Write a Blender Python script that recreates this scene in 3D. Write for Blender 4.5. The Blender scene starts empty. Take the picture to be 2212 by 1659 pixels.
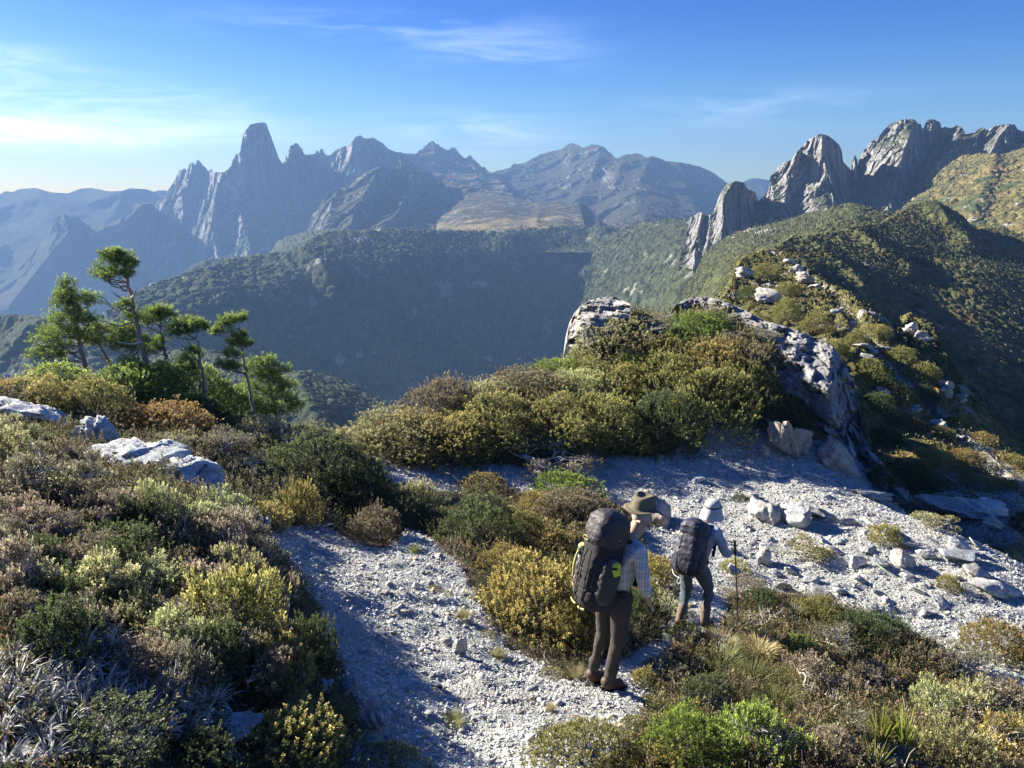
import bpy, math, random
import numpy as np
from mathutils import Vector, Matrix
from mathutils.bvhtree import BVHTree
R = math.radians
scene = bpy.context.scene
COL = scene.collection

# ------------------------------------------------------------------ camera
cd = bpy.data.cameras.new("camera")
cam = bpy.data.objects.new("camera", cd); COL.objects.link(cam); scene.camera = cam
PITCH = R(13.5)
cam.location = (0, 0, 0); cam.rotation_euler = (math.pi/2 - PITCH, 0, 0)
cd.sensor_width = 36; cd.lens = 36*1662/2212; cd.clip_start = 0.05; cd.clip_end = 60000

# ------------------------------------------------------------------ light
SUN_AZ, SUN_EL = R(-59), R(25)         # azimuth clockwise from +Y
sd = Vector((math.sin(SUN_AZ)*math.cos(SUN_EL), math.cos(SUN_AZ)*math.cos(SUN_EL), math.sin(SUN_EL)))
sl = bpy.data.lights.new("sun", 'SUN'); sl.energy = 5.0; sl.angle = R(0.55); sl.color = (1.0, .905, .745)
so = bpy.data.objects.new("sun", sl); COL.objects.link(so)
so.rotation_euler = sd.to_track_quat('Z', 'Y').to_euler()
w = bpy.data.worlds.new("World"); scene.world = w; w.use_nodes = True
nt = w.node_tree; nt.nodes.clear()
def N(t, typ, **kw):
    n = t.nodes.new(typ)
    for k, v in kw.items(): setattr(n, k, v)
    return n
wo = N(nt, 'ShaderNodeOutputWorld'); bg = N(nt, 'ShaderNodeBackground'); bg.inputs[1].default_value = 0.057
sky = N(nt, 'ShaderNodeTexSky', sky_type='NISHITA', sun_disc=False, sun_elevation=SUN_EL, sun_rotation=SUN_AZ % (2*math.pi),
        altitude=900, air_density=1.0, dust_density=0.9, ozone_density=2.4)
# thin wisps of cloud, laid out by compass direction and elevation
tc = N(nt, 'ShaderNodeTexCoord'); sx = N(nt, 'ShaderNodeSeparateXYZ'); nt.links.new(tc.outputs['Generated'], sx.inputs[0])
def M(op, a, b=None, c=None, t=nt, clamp=False):
    n = N(t, 'ShaderNodeMath', operation=op); n.use_clamp = clamp
    for i, v in enumerate((a, b, c)):
        if v is None: continue
        if isinstance(v, (int, float)): n.inputs[i].default_value = v
        else: t.links.new(v, n.inputs[i])
    return n.outputs[0]
az = M('ARCTAN2', sx.outputs[0], sx.outputs[1]); el = M('ARCSINE', sx.outputs[2])
cx = N(nt, 'ShaderNodeCombineXYZ'); nt.links.new(az, cx.inputs[0]); nt.links.new(M('MULTIPLY', el, 7.0), cx.inputs[1])
no = N(nt, 'ShaderNodeTexNoise'); no.inputs['Scale'].default_value = 5.5; no.inputs['Detail'].default_value = 8; no.inputs['Roughness'].default_value = .62; no.inputs['Distortion'].default_value = .6
nt.links.new(cx.outputs[0], no.inputs['Vector'])
def blob(a0, e0, wa, we, amp, lo=.42, hi=.75):
    u = M('DIVIDE', M('SUBTRACT', az, R(a0)), R(wa)); v = M('DIVIDE', M('SUBTRACT', el, R(e0)), R(we))
    g = M('EXPONENT', M('MULTIPLY', M('ADD', M('MULTIPLY', u, u), M('MULTIPLY', v, v)), -1.0))
    m = N(nt, 'ShaderNodeMapRange'); m.inputs[1].default_value = lo; m.inputs[2].default_value = hi
    nt.links.new(no.outputs[0], m.inputs[0])
    return M('MULTIPLY', M('MULTIPLY', g, m.outputs[0]), amp)
cl = None
for b in ((-32, 4.0, 11, 1.0, 1.0, .25, .6), (-34, 8.1, 6, .7, .35), (-9, 11.2, 10, .8, .22), (0, 9.9, 5, 1.0, .26), (-27, 5.9, 9, 1.5, .35), (18, 6.0, 8, 1.0, .20), (-2,4.6,6,1.2,.35)):
    o = blob(*b); cl = o if cl is None else M('ADD', cl, o)
mx = N(nt, 'ShaderNodeMix', data_type='RGBA'); nt.links.new(M('MINIMUM', cl, 0.85), mx.inputs[0])
hs = N(nt, 'ShaderNodeHueSaturation'); hs.inputs['Saturation'].default_value = 1.4; nt.links.new(sky.outputs[0], hs.inputs['Color'])
tn = N(nt, 'ShaderNodeMix', data_type='RGBA', blend_type='MULTIPLY'); tn.inputs[0].default_value = 1; nt.links.new(hs.outputs[0], tn.inputs[6]); gr = N(nt, 'ShaderNodeMix', data_type='RGBA'); nt.links.new(M('MULTIPLY', M('MAXIMUM', el, 0.0), 1/R(12.5), clamp=True), gr.inputs[0]); gr.inputs[6].default_value = (.76, .82, .79, 1); gr.inputs[7].default_value = (.20, .365, .70, 1)
nt.links.new(gr.outputs[2], tn.inputs[7]); nt.links.new(tn.outputs[2], mx.inputs[6]); mx.inputs[7].default_value = (12.5, 13.5, 13.5, 1)
nt.links.new(mx.outputs[2], bg.inputs[0]); nt.links.new(bg.outputs[0], wo.inputs[0])
vs = scene.view_settings; vs.view_transform = 'Standard'; vs.look = 'None'; vs.exposure = 2.0; vs.gamma = 1.0; vs.use_curve_mapping = False
cy = scene.cycles
cy.max_bounces = 6; cy.diffuse_bounces = 3; cy.glossy_bounces = 1; cy.transmission_bounces = 2; cy.transparent_max_bounces = 4; cy.volume_bounces = 0
cy.use_denoising = True; cy.sample_clamp_indirect = 4
HAZE = dict(density=0.00031, color=(.16, .285, .545), aniso=.15)

# ------------------------------------------------------------------ pixel <-> world (2212 x 1659 grid over the picture)
FQ = 1662.0; cp, sp = math.cos(PITCH), math.sin(PITCH)
def ray(px, py):
    px = np.asarray(px, float); py = np.asarray(py, float)
    u = (px-1106)/FQ; v = (829.5-py)/FQ
    return np.stack([u, cp+v*sp, -sp+v*cp], -1)          # unnormalised direction
def at(px, py, D):
    r = ray(px, py); return r*(np.asarray(D, float)/r[..., 1])[..., None]
def proj(P):
    P = np.asarray(P, float); z = P[..., 1]*cp-P[..., 2]*sp
    z = np.where(z > 1e-3, z, 1e-3)
    return 1106+FQ*P[..., 0]/z, 829.5-FQ*(P[..., 1]*sp+P[..., 2]*cp)/z

# ------------------------------------------------------------------ noise
def _h(ix, iy, iz, seed):
    h = (ix.astype(np.int64)*374761393+iy.astype(np.int64)*668265263+iz.astype(np.int64)*2147483647//7+seed*974634777) & 0xFFFFFFFF
    h = ((h ^ (h >> 13))*1274126177) & 0xFFFFFFFF
    h = ((h ^ (h >> 16))*2246822519) & 0xFFFFFFFF
    return ((h ^ (h >> 15)) & 0xFFFFFF)/float(0xFFFFFF)
def vn(P, seed=0):
    P = np.asarray(P, float); i = np.floor(P); f = P-i; f = f*f*f*(f*(f*6-15)+10)
    i = i.astype(np.int64); x, y, z = i[..., 0], i[..., 1], i[..., 2]; o = 0
    for a in (0, 1):
        for b in (0, 1):
            for c in (0, 1):
                wgt = (f[..., 0] if a else 1-f[..., 0])*(f[..., 1] if b else 1-f[..., 1])*(f[..., 2] if c else 1-f[..., 2])
                o = o+wgt*_h(x+a, y+b, z+c, seed)
    return o*2-1
def fbm(P, octv=5, seed=0, gain=.5, ridged=False):
    s = 0; a = 1; t = 0; P = np.asarray(P, float)
    for k in range(octv):
        n = vn(P, seed+k*17)
        if ridged: n = 1-2*np.abs(n)
        s = s+a*n; t += a; a *= gain; P = P*2.03+11.7
    return s/t
def worley(P, seed=0):
    P = np.asarray(P, float); i = np.floor(P).astype(np.int64); best = np.full(P.shape[:-1], 9.); idd = np.zeros(P.shape[:-1])
    for a in (-1, 0, 1):
        for b in (-1, 0, 1):
            for c in (-1, 0, 1):
                x, y, z = i[..., 0]+a, i[..., 1]+b, i[..., 2]+c
                dx = x+_h(x, y, z, seed)-P[..., 0]; dy = y+_h(x, y, z, seed+1)-P[..., 1]; dz = z+_h(x, y, z, seed+2)-P[..., 2]
                d = dx*dx+dy*dy+dz*dz; m = d < best
                best = np.where(m, d, best); idd = np.where(m, _h(x, y, z, seed+3), idd)
    return np.sqrt(best), idd
def sstep(a, b, x): t = np.clip((x-a)/(b-a), 0, 1); return t*t*(3-2*t)
def lerp(a, b, t): return a+(b-a)*t
class TPS:
    def __init__(s, pts, vals, lam=1e-3):
        s.P = np.asarray(pts, float); s.sc = s.P.std(0).mean(); s.m = s.P.mean(0); X = (s.P-s.m)/s.sc; n = len(X)
        K = s.k(np.linalg.norm(X[:, None]-X[None], axis=-1))+lam*np.eye(n); Q = np.c_[np.ones(n), X]
        A = np.block([[K, Q], [Q.T, np.zeros((3, 3))]]); s.w = np.linalg.solve(A, np.r_[np.asarray(vals, float), np.zeros(3)]); s.X = X
    @staticmethod
    def k(r): return np.where(r > 1e-9, r*r*np.log(np.maximum(r, 1e-9)), 0)
    def __call__(s, q):
        q = (np.asarray(q, float)-s.m)/s.sc; sh = q.shape[:-1]; q = q.reshape(-1, 2); o = s.w[-3]+q@s.w[-2:]
        for j in range(len(s.X)): o = o+s.w[j]*s.k(np.hypot(q[:, 0]-s.X[j, 0], q[:, 1]-s.X[j, 1]))
        return o.reshape(sh)
def inpoly(x, y, poly):
    c = np.zeros(np.shape(x), bool); n = len(poly)
    for i in range(n):
        x1, y1 = poly[i]; x2, y2 = poly[(i+1) % n]
        if y1 == y2: continue
        c ^= ((y1 > y) != (y2 > y)) & (x < (x2-x1)*(y-y1)/(y2-y1)+x1)
    return c

# ------------------------------------------------------------------ mesh helpers
def mesh(name, V, F, mat=None, col=None, smooth=False):
    V = np.asarray(V, np.float32).reshape(-1, 3); me = bpy.data.meshes.new(name)
    if not (isinstance(F, list) and isinstance(F[0], np.ndarray)): F = [F]
    F = [np.asarray(f, np.int32) for f in F if len(f)]
    me.vertices.add(len(V)); me.vertices.foreach_set('co', V.ravel())
    nl = sum(f.size for f in F); npol = sum(len(f) for f in F)
    me.loops.add(nl); me.loops.foreach_set('vertex_index', np.concatenate([f.ravel() for f in F]))
    tot = np.concatenate([np.full(len(f), f.shape[1], np.int32) for f in F]); st = np.r_[0, np.cumsum(tot)[:-1]].astype(np.int32)
    me.polygons.add(npol); me.polygons.foreach_set('loop_start', st); me.polygons.foreach_set('loop_total', tot)
    if smooth: me.polygons.foreach_set('use_smooth', np.ones(npol, bool))
    me.update(calc_edges=True)
    if col is not None:
        c = np.ones((len(V), 4), np.float32); c[:, :np.shape(col)[1]] = col
        a = me.color_attributes.new('Col', 'FLOAT_COLOR', 'POINT'); a.data.foreach_set('color', c.ravel())
    if mat is not None: me.materials.append(mat)
    return me
def link(name, me, parent=None, **props):
    o = bpy.data.objects.new(name, me); COL.objects.link(o)
    if parent is not None: o.parent = parent
    for k, v in props.items(): o[k] = v
    return o
def grid_faces(nr, nc):
    i = np.arange((nr-1)*(nc-1)); r = i//(nc-1); c = i % (nc-1); a = r*nc+c
    return np.stack([a, a+1, a+nc+1, a+nc], -1)
def gnormals(G):
    du = np.gradient(G, axis=1); dv = np.gradient(G, axis=0); n = np.cross(du, dv); n /= np.linalg.norm(n, axis=-1, keepdims=True)+1e-12
    return n

# ------------------------------------------------------------------ materials
def mat_new(name):
    m = bpy.data.materials.new(name); m.use_nodes = True; m.node_tree.nodes.clear(); return m, m.node_tree
def mat_col(name, rough=.9, noise=(), bump=(), spec=.3, transl=0.0, objvar=0.0, tint=None, hue=0.0):
    """colour from the vertex colour 'Col', multiplied by noises [(scale, amount)], bumped by noises [(scale, strength, distance)]"""
    m, t = mat_new(name); L = t.links.new
    out = N(t, 'ShaderNodeOutputMaterial'); p = N(t, 'ShaderNodeBsdfPrincipled'); p.inputs['Roughness'].default_value = rough; p.inputs['Specular IOR Level'].default_value = spec
    a = N(t, 'ShaderNodeAttribute', attribute_name='Col'); c = a.outputs['Color']; tc = N(t, 'ShaderNodeTexCoord')
    for sc, am in noise:
        n = N(t, 'ShaderNodeTexNoise'); n.inputs['Scale'].default_value = sc; n.inputs['Detail'].default_value = 5; n.inputs['Roughness'].default_value = .65; L(tc.outputs['Object'], n.inputs['Vector'])
        mr = N(t, 'ShaderNodeMapRange'); mr.inputs[1].default_value = .3; mr.inputs[2].default_value = .7; mr.inputs[3].default_value = 1-am; mr.inputs[4].default_value = 1+am; L(n.outputs[0], mr.inputs[0])
        v = N(t, 'ShaderNodeVectorMath', operation='SCALE'); L(c, v.inputs[0]); L(mr.outputs[0], v.inputs['Scale']); c = v.outputs[0]
    if objvar or hue:
        oi = N(t, 'ShaderNodeObjectInfo'); h = N(t, 'ShaderNodeHueSaturation'); L(c, h.inputs['Color'])
        mr = N(t, 'ShaderNodeMapRange'); mr.inputs[3].default_value = 1-objvar; mr.inputs[4].default_value = 1+objvar; L(oi.outputs['Random'], mr.inputs[0]); L(mr.outputs[0], h.inputs['Value'])
        f = M('FRACT', M('MULTIPLY', oi.outputs['Random'], 7.31, t=t), t=t)
        mr = N(t, 'ShaderNodeMapRange'); mr.inputs[3].default_value = .5-hue; mr.inputs[4].default_value = .5+hue; L(f, mr.inputs[0]); L(mr.outputs[0], h.inputs['Hue']); c = h.outputs[0]
    L(c, p.inputs['Base Color']); nrm = None
    for sc, st, di in bump:
        n = N(t, 'ShaderNodeTexNoise'); n.inputs['Scale'].default_value = sc; n.inputs['Detail'].default_value = 7; n.inputs['Roughness'].default_value = .68; L(tc.outputs['Object'], n.inputs['Vector'])
        b = N(t, 'ShaderNodeBump'); b.inputs['Strength'].default_value = st; b.inputs['Distance'].default_value = di; L(n.outputs[0], b.inputs['Height'])
        if nrm: L(nrm, b.inputs['Normal'])
        nrm = b.outputs[0]
    if nrm: L(nrm, p.inputs['Normal'])
    sh = p.outputs[0]
    if transl:
        tr = N(t, 'ShaderNodeBsdfTranslucent'); g = N(t, 'ShaderNodeGamma'); g.inputs[1].default_value = .8; L(c, g.inputs[0]); L(g.outputs[0], tr.inputs[0])
        mx = N(t, 'ShaderNodeMixShader'); mx.inputs[0].default_value = transl; L(sh, mx.inputs[1]); L(tr.outputs[0], mx.inputs[2]); sh = mx.outputs[0]
    L(sh, out.inputs[0]); return m
def mat_plain(name, col, rough=.8, spec=.3, bump=None, metallic=0, var=0.0, vscale=8, transl=0):
    m, t = mat_new(name); L = t.links.new
    out = N(t, 'ShaderNodeOutputMaterial'); p = N(t, 'ShaderNodeBsdfPrincipled'); p.inputs['Roughness'].default_value = rough; p.inputs['Specular IOR Level'].default_value = spec
    p.inputs['Metallic'].default_value = metallic; tc = N(t, 'ShaderNodeTexCoord')
    n = N(t, 'ShaderNodeTexNoise'); n.inputs['Scale'].default_value = vscale; n.inputs['Detail'].default_value = 5; L(tc.outputs['Object'], n.inputs['Vector'])
    r = N(t, 'ShaderNodeMix', data_type='RGBA'); L(n.outputs[0], r.inputs[0])
    r.inputs[6].default_value = (*[x*(1-var) for x in col], 1); r.inputs[7].default_value = (*[x*(1+var) for x in col], 1); L(r.outputs[2], p.inputs['Base Color'])
    if bump:
        n2 = N(t, 'ShaderNodeTexNoise'); n2.inputs['Scale'].default_value = bump[0]; n2.inputs['Detail'].default_value = 6; L(tc.outputs['Object'], n2.inputs['Vector'])
        b = N(t, 'ShaderNodeBump'); b.inputs['Strength'].default_value = bump[1]; b.inputs['Distance'].default_value = bump[2]; L(n2.outputs[0], b.inputs['Height']); L(b.outputs[0], p.inputs['Normal'])
    L(p.outputs[0], out.inputs[0]); return m
# ================================================================== SETTING: far ranges, crags, valley walls
rng = np.random.default_rng(7)
LAYERS = {}
def lineD(ridges, X, Y):
    o = np.zeros(X.shape)
    for pts, amp, wl, wr in ridges:
        p = np.array(pts, float); xl = np.interp(Y, p[:, 1], p[:, 0]); dx = X-xl
        t = np.where(dx < 0, 1+dx/wl, 1-dx/wr); t = np.clip(t, 0, 1); t = t*t*(1.6-.6*t)
        f = sstep(p[0, 1]-14, p[0, 1]+4, Y)*(1-sstep(p[-1, 1]-5, p[-1, 1]+45, Y)); o = o+amp*t*f
    return o
def layer(name, crest, base, ctrl, ridges=(), step=(2.2, 2.2), jag=(0, .05), relief=(), colorf=None, mat=None, canopy=None, back=(200, 160, 6), lam=1e-3, sub=None):
    cr = np.array(crest, float); ba = np.array(base, float); x0, x1 = cr[0, 0], cr[-1, 0]
    xs = np.arange(x0, x1+step[0], step[0]); yc = np.interp(xs, cr[:, 0], cr[:, 1]); yb = np.interp(xs, ba[:, 0], ba[:, 1])
    if jag[0]: yc = yc+jag[0]*fbm(np.stack([xs*jag[1], xs*0, xs*0+3.3], -1), 4, 5)
    nr = int(max(8, np.max(yb-yc)/step[1])); v = np.linspace(0, 1, nr)[:, None]
    X = np.repeat(xs[None], nr, 0); Y = yc[None]+(np.maximum(yb, yc+2)-yc)[None]*v
    c = np.array(ctrl, float); D = np.exp(TPS(c[:, :2], np.log(c[:, 2]), lam)(np.stack([X, Y], -1))) if len(c) > 3 else np.full(X.shape, c[:, 2].mean())
    D = D-lineD(ridges, X, Y); P = at(X, Y, D)
    for (sc, am, octv, asp, rid, seed) in relief:
        if rid == 'b':
            q = P/np.array([sc, sc, sc*asp]); q = q+.35*np.stack([fbm(q, 2, seed+k) for k in (1, 2, 3)], -1); f1, h_ = worley(q, seed); n = (h_-.5)*1.6-f1*.9
        else: n = fbm(P/np.array([sc, sc, sc*asp]), octv, seed, ridged=rid)
        D = D-am*n
    P = at(X, Y, D)
    nb = back[2]; d = P[0]*np.array([1, 1, 0]); d /= np.linalg.norm(d, axis=-1, keepdims=True); B = []
    for k in range(nb, 0, -1): B.append(P[0]+d*back[0]*k/nb-np.array([0, 0, 1])*back[1]*(k/nb)**1.3)
    G = np.concatenate([np.array(B), P], 0); XX = np.concatenate([np.repeat(X[:1], nb, 0), X], 0); YY = np.concatenate([np.repeat(Y[:1], nb, 0), Y], 0)
    Nn = gnormals(G); s = np.sign(-(Nn*G).sum(-1)); s[:nb+1] = np.sign(Nn[:nb+1, :, 2]); Nn = Nn*s[..., None]
    hue = None
    if canopy:
        sz, hgt, mask = canopy; f1, hue = worley(G/sz, 3); f2, h2 = worley(G/(sz*.45), 9)
        hh = np.sqrt(np.maximum(0, 1-(f1*1.15)**2))*hgt+np.sqrt(np.maximum(0, 1-(f2*1.2)**2))*hgt*.35
        m = mask(G, Nn, XX, YY) if mask else 1.0
        G = G+(Nn*.6+np.array([0, 0, .6]))*(hh*m)[..., None]
    C = colorf(G, Nn, XX, YY, hue)
    me = mesh(name, G, grid_faces(*G.shape[:2]), mat, np.clip(C, 0, 1).reshape(-1, 3), smooth=not any(q[4] == 'b' for q in relief))
    o = link(name, me, kind='structure'); LAYERS[name if sub is None else sub] = (P, Nn[nb:], X, Y, o); return o
ROCK = np.array([.27, .26, .25]); SCRUB = np.array([.068, .075, .032]); FOREST = np.array([.044, .060, .028]); GOLD = np.array([.40, .31, .13]); HEATH = np.array([.16, .115, .062])
def nzc(G, sc, seed=1, o=4): return fbm(G/sc, o, seed)
def mixc(a, b, t): return a+(np.asarray(b)-a)*t[..., None]
def colrock(rs=1.0, steep=(.35, .7), scrub=SCRUB, rock=ROCK, patch=40, amount=.0):
    def f(G, Nn, X, Y, hue):
        st = sstep(*steep, (1-Nn[..., 2])+.35*nzc(G, patch, 4)+.45*nzc(G/np.array([1, 1, 1.6]), patch*.28, 5)+amount)
        r = rock*(1+.28*nzc(G, patch*.35, 8)+.25*nzc(G/np.array([1, 1, 2.5]), patch*.12, 9))[..., None]
        s = scrub*(1+.35*nzc(G, patch*.4, 12))[..., None]
        return s+(r-s)*st[..., None]
    return f
M_far = mat_col("far_mountain_rock", .95, noise=[(.03, .22), (.18, .25)], bump=[(.04, 1.0, 22.0), (.18, 1.0, 7)], spec=.1)
M_crag = mat_col("grey_crag_rock", .9, noise=[(.08, .25), (.5, .22)], bump=[(.09, 1.0, 8.0), (.45, 1.0, 2.2)], spec=.2)
M_wood = mat_col("valley_forest", .95, noise=[(.05, .2), (.4, .35)], bump=[(.25, 1.0, 3.0), (.9, .8, .9)], spec=.1)
M_hill = mat_col("heath_slope", .95, noise=[(.12, .2), (1.2, .35)], bump=[(.8, .9, .9), (2.6, .8, .3)], spec=.1)

# ---- farthest hills
blue = lambda G, Nn, X, Y, hue: np.broadcast_to(np.array([.06, .075, .05]), G.shape)*(1+.3*nzc(G, 300))[..., None]
layer('far_hills', [(-420, 418), (-260, 432), (-120, 430), (0, 420), (11, 413), (28, 415), (42, 408), (78, 406), (112, 415), (146, 418), (174, 408), (196, 407), (238, 413), (263, 412), (280, 406), (316, 408), (350, 420), (420, 435)],
      [(-420, 640), (-120, 620), (420, 560)], [(-400, 410, 2700), (-400, 600, 2300), (0, 410, 2900), (0, 600, 2350), (300, 410, 2850), (300, 560, 2450), (150, 500, 2600)], ridges=[([(78, 406), (120, 480), (90, 600)], 110, 160, 120), ([(280, 406), (230, 480), (200, 560)], 100, 160, 120)], step=(5, 5), jag=(2, .02),
      relief=[(220, 60, 5, 1, True, 2)], colorf=blue, mat=M_far, back=(250, 150, 4))
layer('distant_peak', [(325, 418), (339, 412), (352, 411), (375, 414), (420, 420)], [(325, 450), (420, 450)], [(340, 410, 3040), (340, 440, 3000), (360, 440, 3000), (361, 410, 3040)], step=(5, 5), colorf=blue, mat=M_far, back=(100, 80, 3))
layer('distant_peak', [(1560, 425), (1608, 392), (1620, 386), (1634, 384), (1646, 386), (1662, 390), (1700, 410)], [(1560, 470), (1700, 470)], [(1560, 400, 3040), (1700, 400, 3040), (1620, 470, 2800), (1640, 384, 3030)], step=(4, 4), jag=(1.5, .05), relief=[(150, 30, 4, 1, True, 2)], colorf=blue, mat=M_far, back=(100, 80, 3), sub='peak2')

# ---- left lower ridge
layer('left_ridge', [(-420, 600), (-280, 545), (-140, 560), (0, 540), (25, 547), (70, 536), (98, 519), (109, 505), (112, 491), (117, 483), (123, 472), (129, 462), (137, 460), (148, 467), (158, 470), (168, 469), (182, 483), (196, 488), (224, 488), (252, 477), (275, 466), (281, 462), (284, 446), (290, 441), (297, 438), (303, 442), (310, 438), (328, 439), (336, 449), (350, 460), (420, 480), (470, 520), (520, 600)],
      [(-420, 780), (-140, 760), (100, 760), (300, 700), (420, 660), (520, 640)],
      [(-400, 580, 2350), (-400, 760, 1800), (-100, 550, 2500), (0, 550, 2450), (120, 480, 2350), (300, 450, 2300), (420, 490, 2250), (0, 740, 1900), (150, 740, 1800), (300, 680, 1900), (450, 620, 2000), (200, 560, 2450), (60, 640, 2350), (330, 560, 2300)],
      ridges=[([(137, 460), (150, 500), (100, 560), (20, 660)], 260, 90, 90), ([(310, 440), (260, 490), (215, 570), (150, 680)], 240, 120, 110), ([(230, 488), (180, 540), (120, 640)], 120, 50, 50)],
      jag=(2.5, .12), relief=[(260, 75, 5, 1.2, True, 4), (70, 16, 4, 1.2, True, 14)], colorf=colrock(steep=(.8, 1.2), rock=ROCK*.6, scrub=np.array([.075, .08, .045])), mat=M_far, back=(500, 420, 5))
# ---- great spire and its wall
spire = [(318, 452), (332, 448), (342, 432), (352, 428), (361, 420), (364, 408), (371, 400), (378, 388), (387, 368), (398, 364), (405, 365), (409, 355), (414, 349), (419, 352), (421, 359), (424, 350), (427, 344), (433, 349), (438, 357), (445, 362), (449, 370), (453, 366), (456, 364), (459, 367), (462, 372), (483, 372), (492, 366), (499, 359), (503, 345), (509, 333), (516, 331), (519, 328), (521, 314), (524, 298), (526, 288), (532, 280), (537, 274), (540, 269), (545, 268), (553, 266), (564, 264), (574, 265), (577, 270), (581, 282), (585, 293), (589, 304), (594, 318), (598, 330), (603, 343), (606, 348), (612, 352), (615, 349), (617, 338), (619, 335), (621, 343), (623, 340), (624, 320), (627, 315), (633, 314), (636, 311), (640, 308), (645, 312), (648, 317), (653, 322), (656, 332), (662, 335), (669, 333), (681, 332), (683, 326), (686, 324), (689, 332), (691, 324), (694, 321), (698, 323), (702, 333), (709, 336), (717, 333), (720, 328), (726, 324), (740, 318), (758, 311), (763, 302), (768, 296), (777, 292), (781, 293), (784, 298), (795, 299), (806, 297), (816, 303), (829, 311), (838, 321), (851, 327), (875, 331), (899, 332), (906, 325), (912, 322), (915, 318), (920, 314), (926, 309), (933, 304), (939, 307), (943, 313), (946, 310), (952, 317), (968, 325), (972, 321), (976, 318), (982, 319), (987, 324), (993, 333), (1006, 343), (1011, 337), (1016, 335), (1022, 343), (1029, 349), (1036, 356), (1042, 362), (1046, 359), (1051, 366), (1058, 372), (1085, 395), (1110, 420)]
def spirecol(G, Nn, X, Y, hue):
    c = colrock(steep=(.42, .72), rock=ROCK*1.6, scrub=SCRUB*.8, patch=60)(G, Nn, X, Y, hue)
    t = sstep(840, 900, X)*(1-sstep(.35, .7, (1-Nn[..., 2])+.3*nzc(G, 40, 3)))
    return mixc(c, HEATH, t*.8)
layer('mountain_wall', spire, [(318, 600), (420, 700), (600, 620), (760, 520), (900, 480), (1110, 470)],
      [(330, 450, 2350), (427, 344, 2300), (480, 380, 2250), (553, 270, 2150), (600, 345, 2300), (660, 340, 2350), (770, 295, 2300), (899, 332, 2500), (1058, 372, 2500), (360, 560, 2120), (470, 560, 2030), (560, 560, 2060), (650, 500, 2260), (700, 420, 2280), (800, 440, 2120), (900, 450, 1950), (1000, 440, 1900), (1080, 440, 1900), (420, 680, 1950), (600, 600, 2060), (950, 380, 2300)],
      ridges=[([(540, 266), (533, 290), (524, 330), (512, 380), (520, 460), (560, 600)], 170, 120, 200), ([(427, 344), (410, 400), (380, 440), (350, 500)], 60, 50, 45), ([(640, 308), (636, 350), (660, 450)], 40, 24, 26), ([(772, 292), (768, 330), (750, 385)], 110, 70, 42), ([(826, 312), (815, 350), (800, 380)], 55, 16, 30),
              ([(478, 372), (470, 420), (455, 480), (470, 560)], 80, 60, 50), ([(933, 304), (940, 330)], 60, 40, 40), ([(1016, 335), (1030, 380), (1050, 420)], 50, 40, 30), ([(976, 318), (985, 350)], 40, 20, 20)],
      step=(1.7, 2.0), jag=(1.6, .35), relief=[(170, 75, 5, 2.6, True, 6), (45, 26, 4, 2.2, True, 16), (48, 20, 1, 2.6, 'b', 17), (17, 9, 1, 2.0, 'b', 27)], colorf=spirecol, mat=M_far, back=(260, 330, 5))
# ---- centre mountain
layer('centre_mountain', [(1030, 380), (1062, 372), (1085, 366), (1102, 362), (1109, 354), (1118, 354), (1134, 352), (1150, 343), (1166, 333), (1190, 327), (1214, 322), (1224, 312), (1237, 309), (1247, 312), (1253, 316), (1258, 320), (1264, 317), (1269, 316), (1278, 312), (1290, 313), (1301, 316), (1308, 320), (1314, 327), (1322, 333), (1330, 343), (1340, 338), (1352, 333), (1363, 333), (1374, 331), (1385, 333), (1394, 340), (1402, 338), (1410, 337), (1424, 341), (1438, 348), (1457, 349), (1477, 352), (1493, 355), (1509, 359), (1527, 366), (1544, 375), (1556, 384), (1566, 391), (1600, 420)],
      [(1030, 470), (1600, 540)],
      [(1062, 380, 2600), (1237, 312, 2750), (1301, 320, 2600), (1374, 335, 2500), (1480, 355, 2550), (1566, 395, 2500), (1080, 460, 2050), (1180, 470, 1980), (1250, 460, 2050), (1340, 480, 1750), (1450, 500, 1600), (1560, 500, 1650), (1150, 400, 2450), (1350, 400, 2200)],
      ridges=[([(1301, 316), (1285, 360), (1262, 400), (1250, 440)], 120, 90, 60), ([(1410, 337), (1385, 380), (1370, 430), (1400, 490)], 190, 150, 210), ([(1237, 309), (1230, 345)], 40, 30, 60), ([(1352, 333), (1330, 380)], 60, 40, 40), ([(1470, 352), (1480, 400), (1500, 450)], 60, 40, 70)],
      jag=(1.3, .2), relief=[(200, 60, 5, 1.5, True, 31), (50, 24, 4, 1.3, True, 32), (30, 9, 1, 1.4, 'b', 33)], colorf=colrock(steep=(.42, .75), rock=ROCK*1.4, scrub=np.array([.075, .075, .04]), patch=50, amount=.02), mat=M_far, back=(300, 300, 5))
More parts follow.
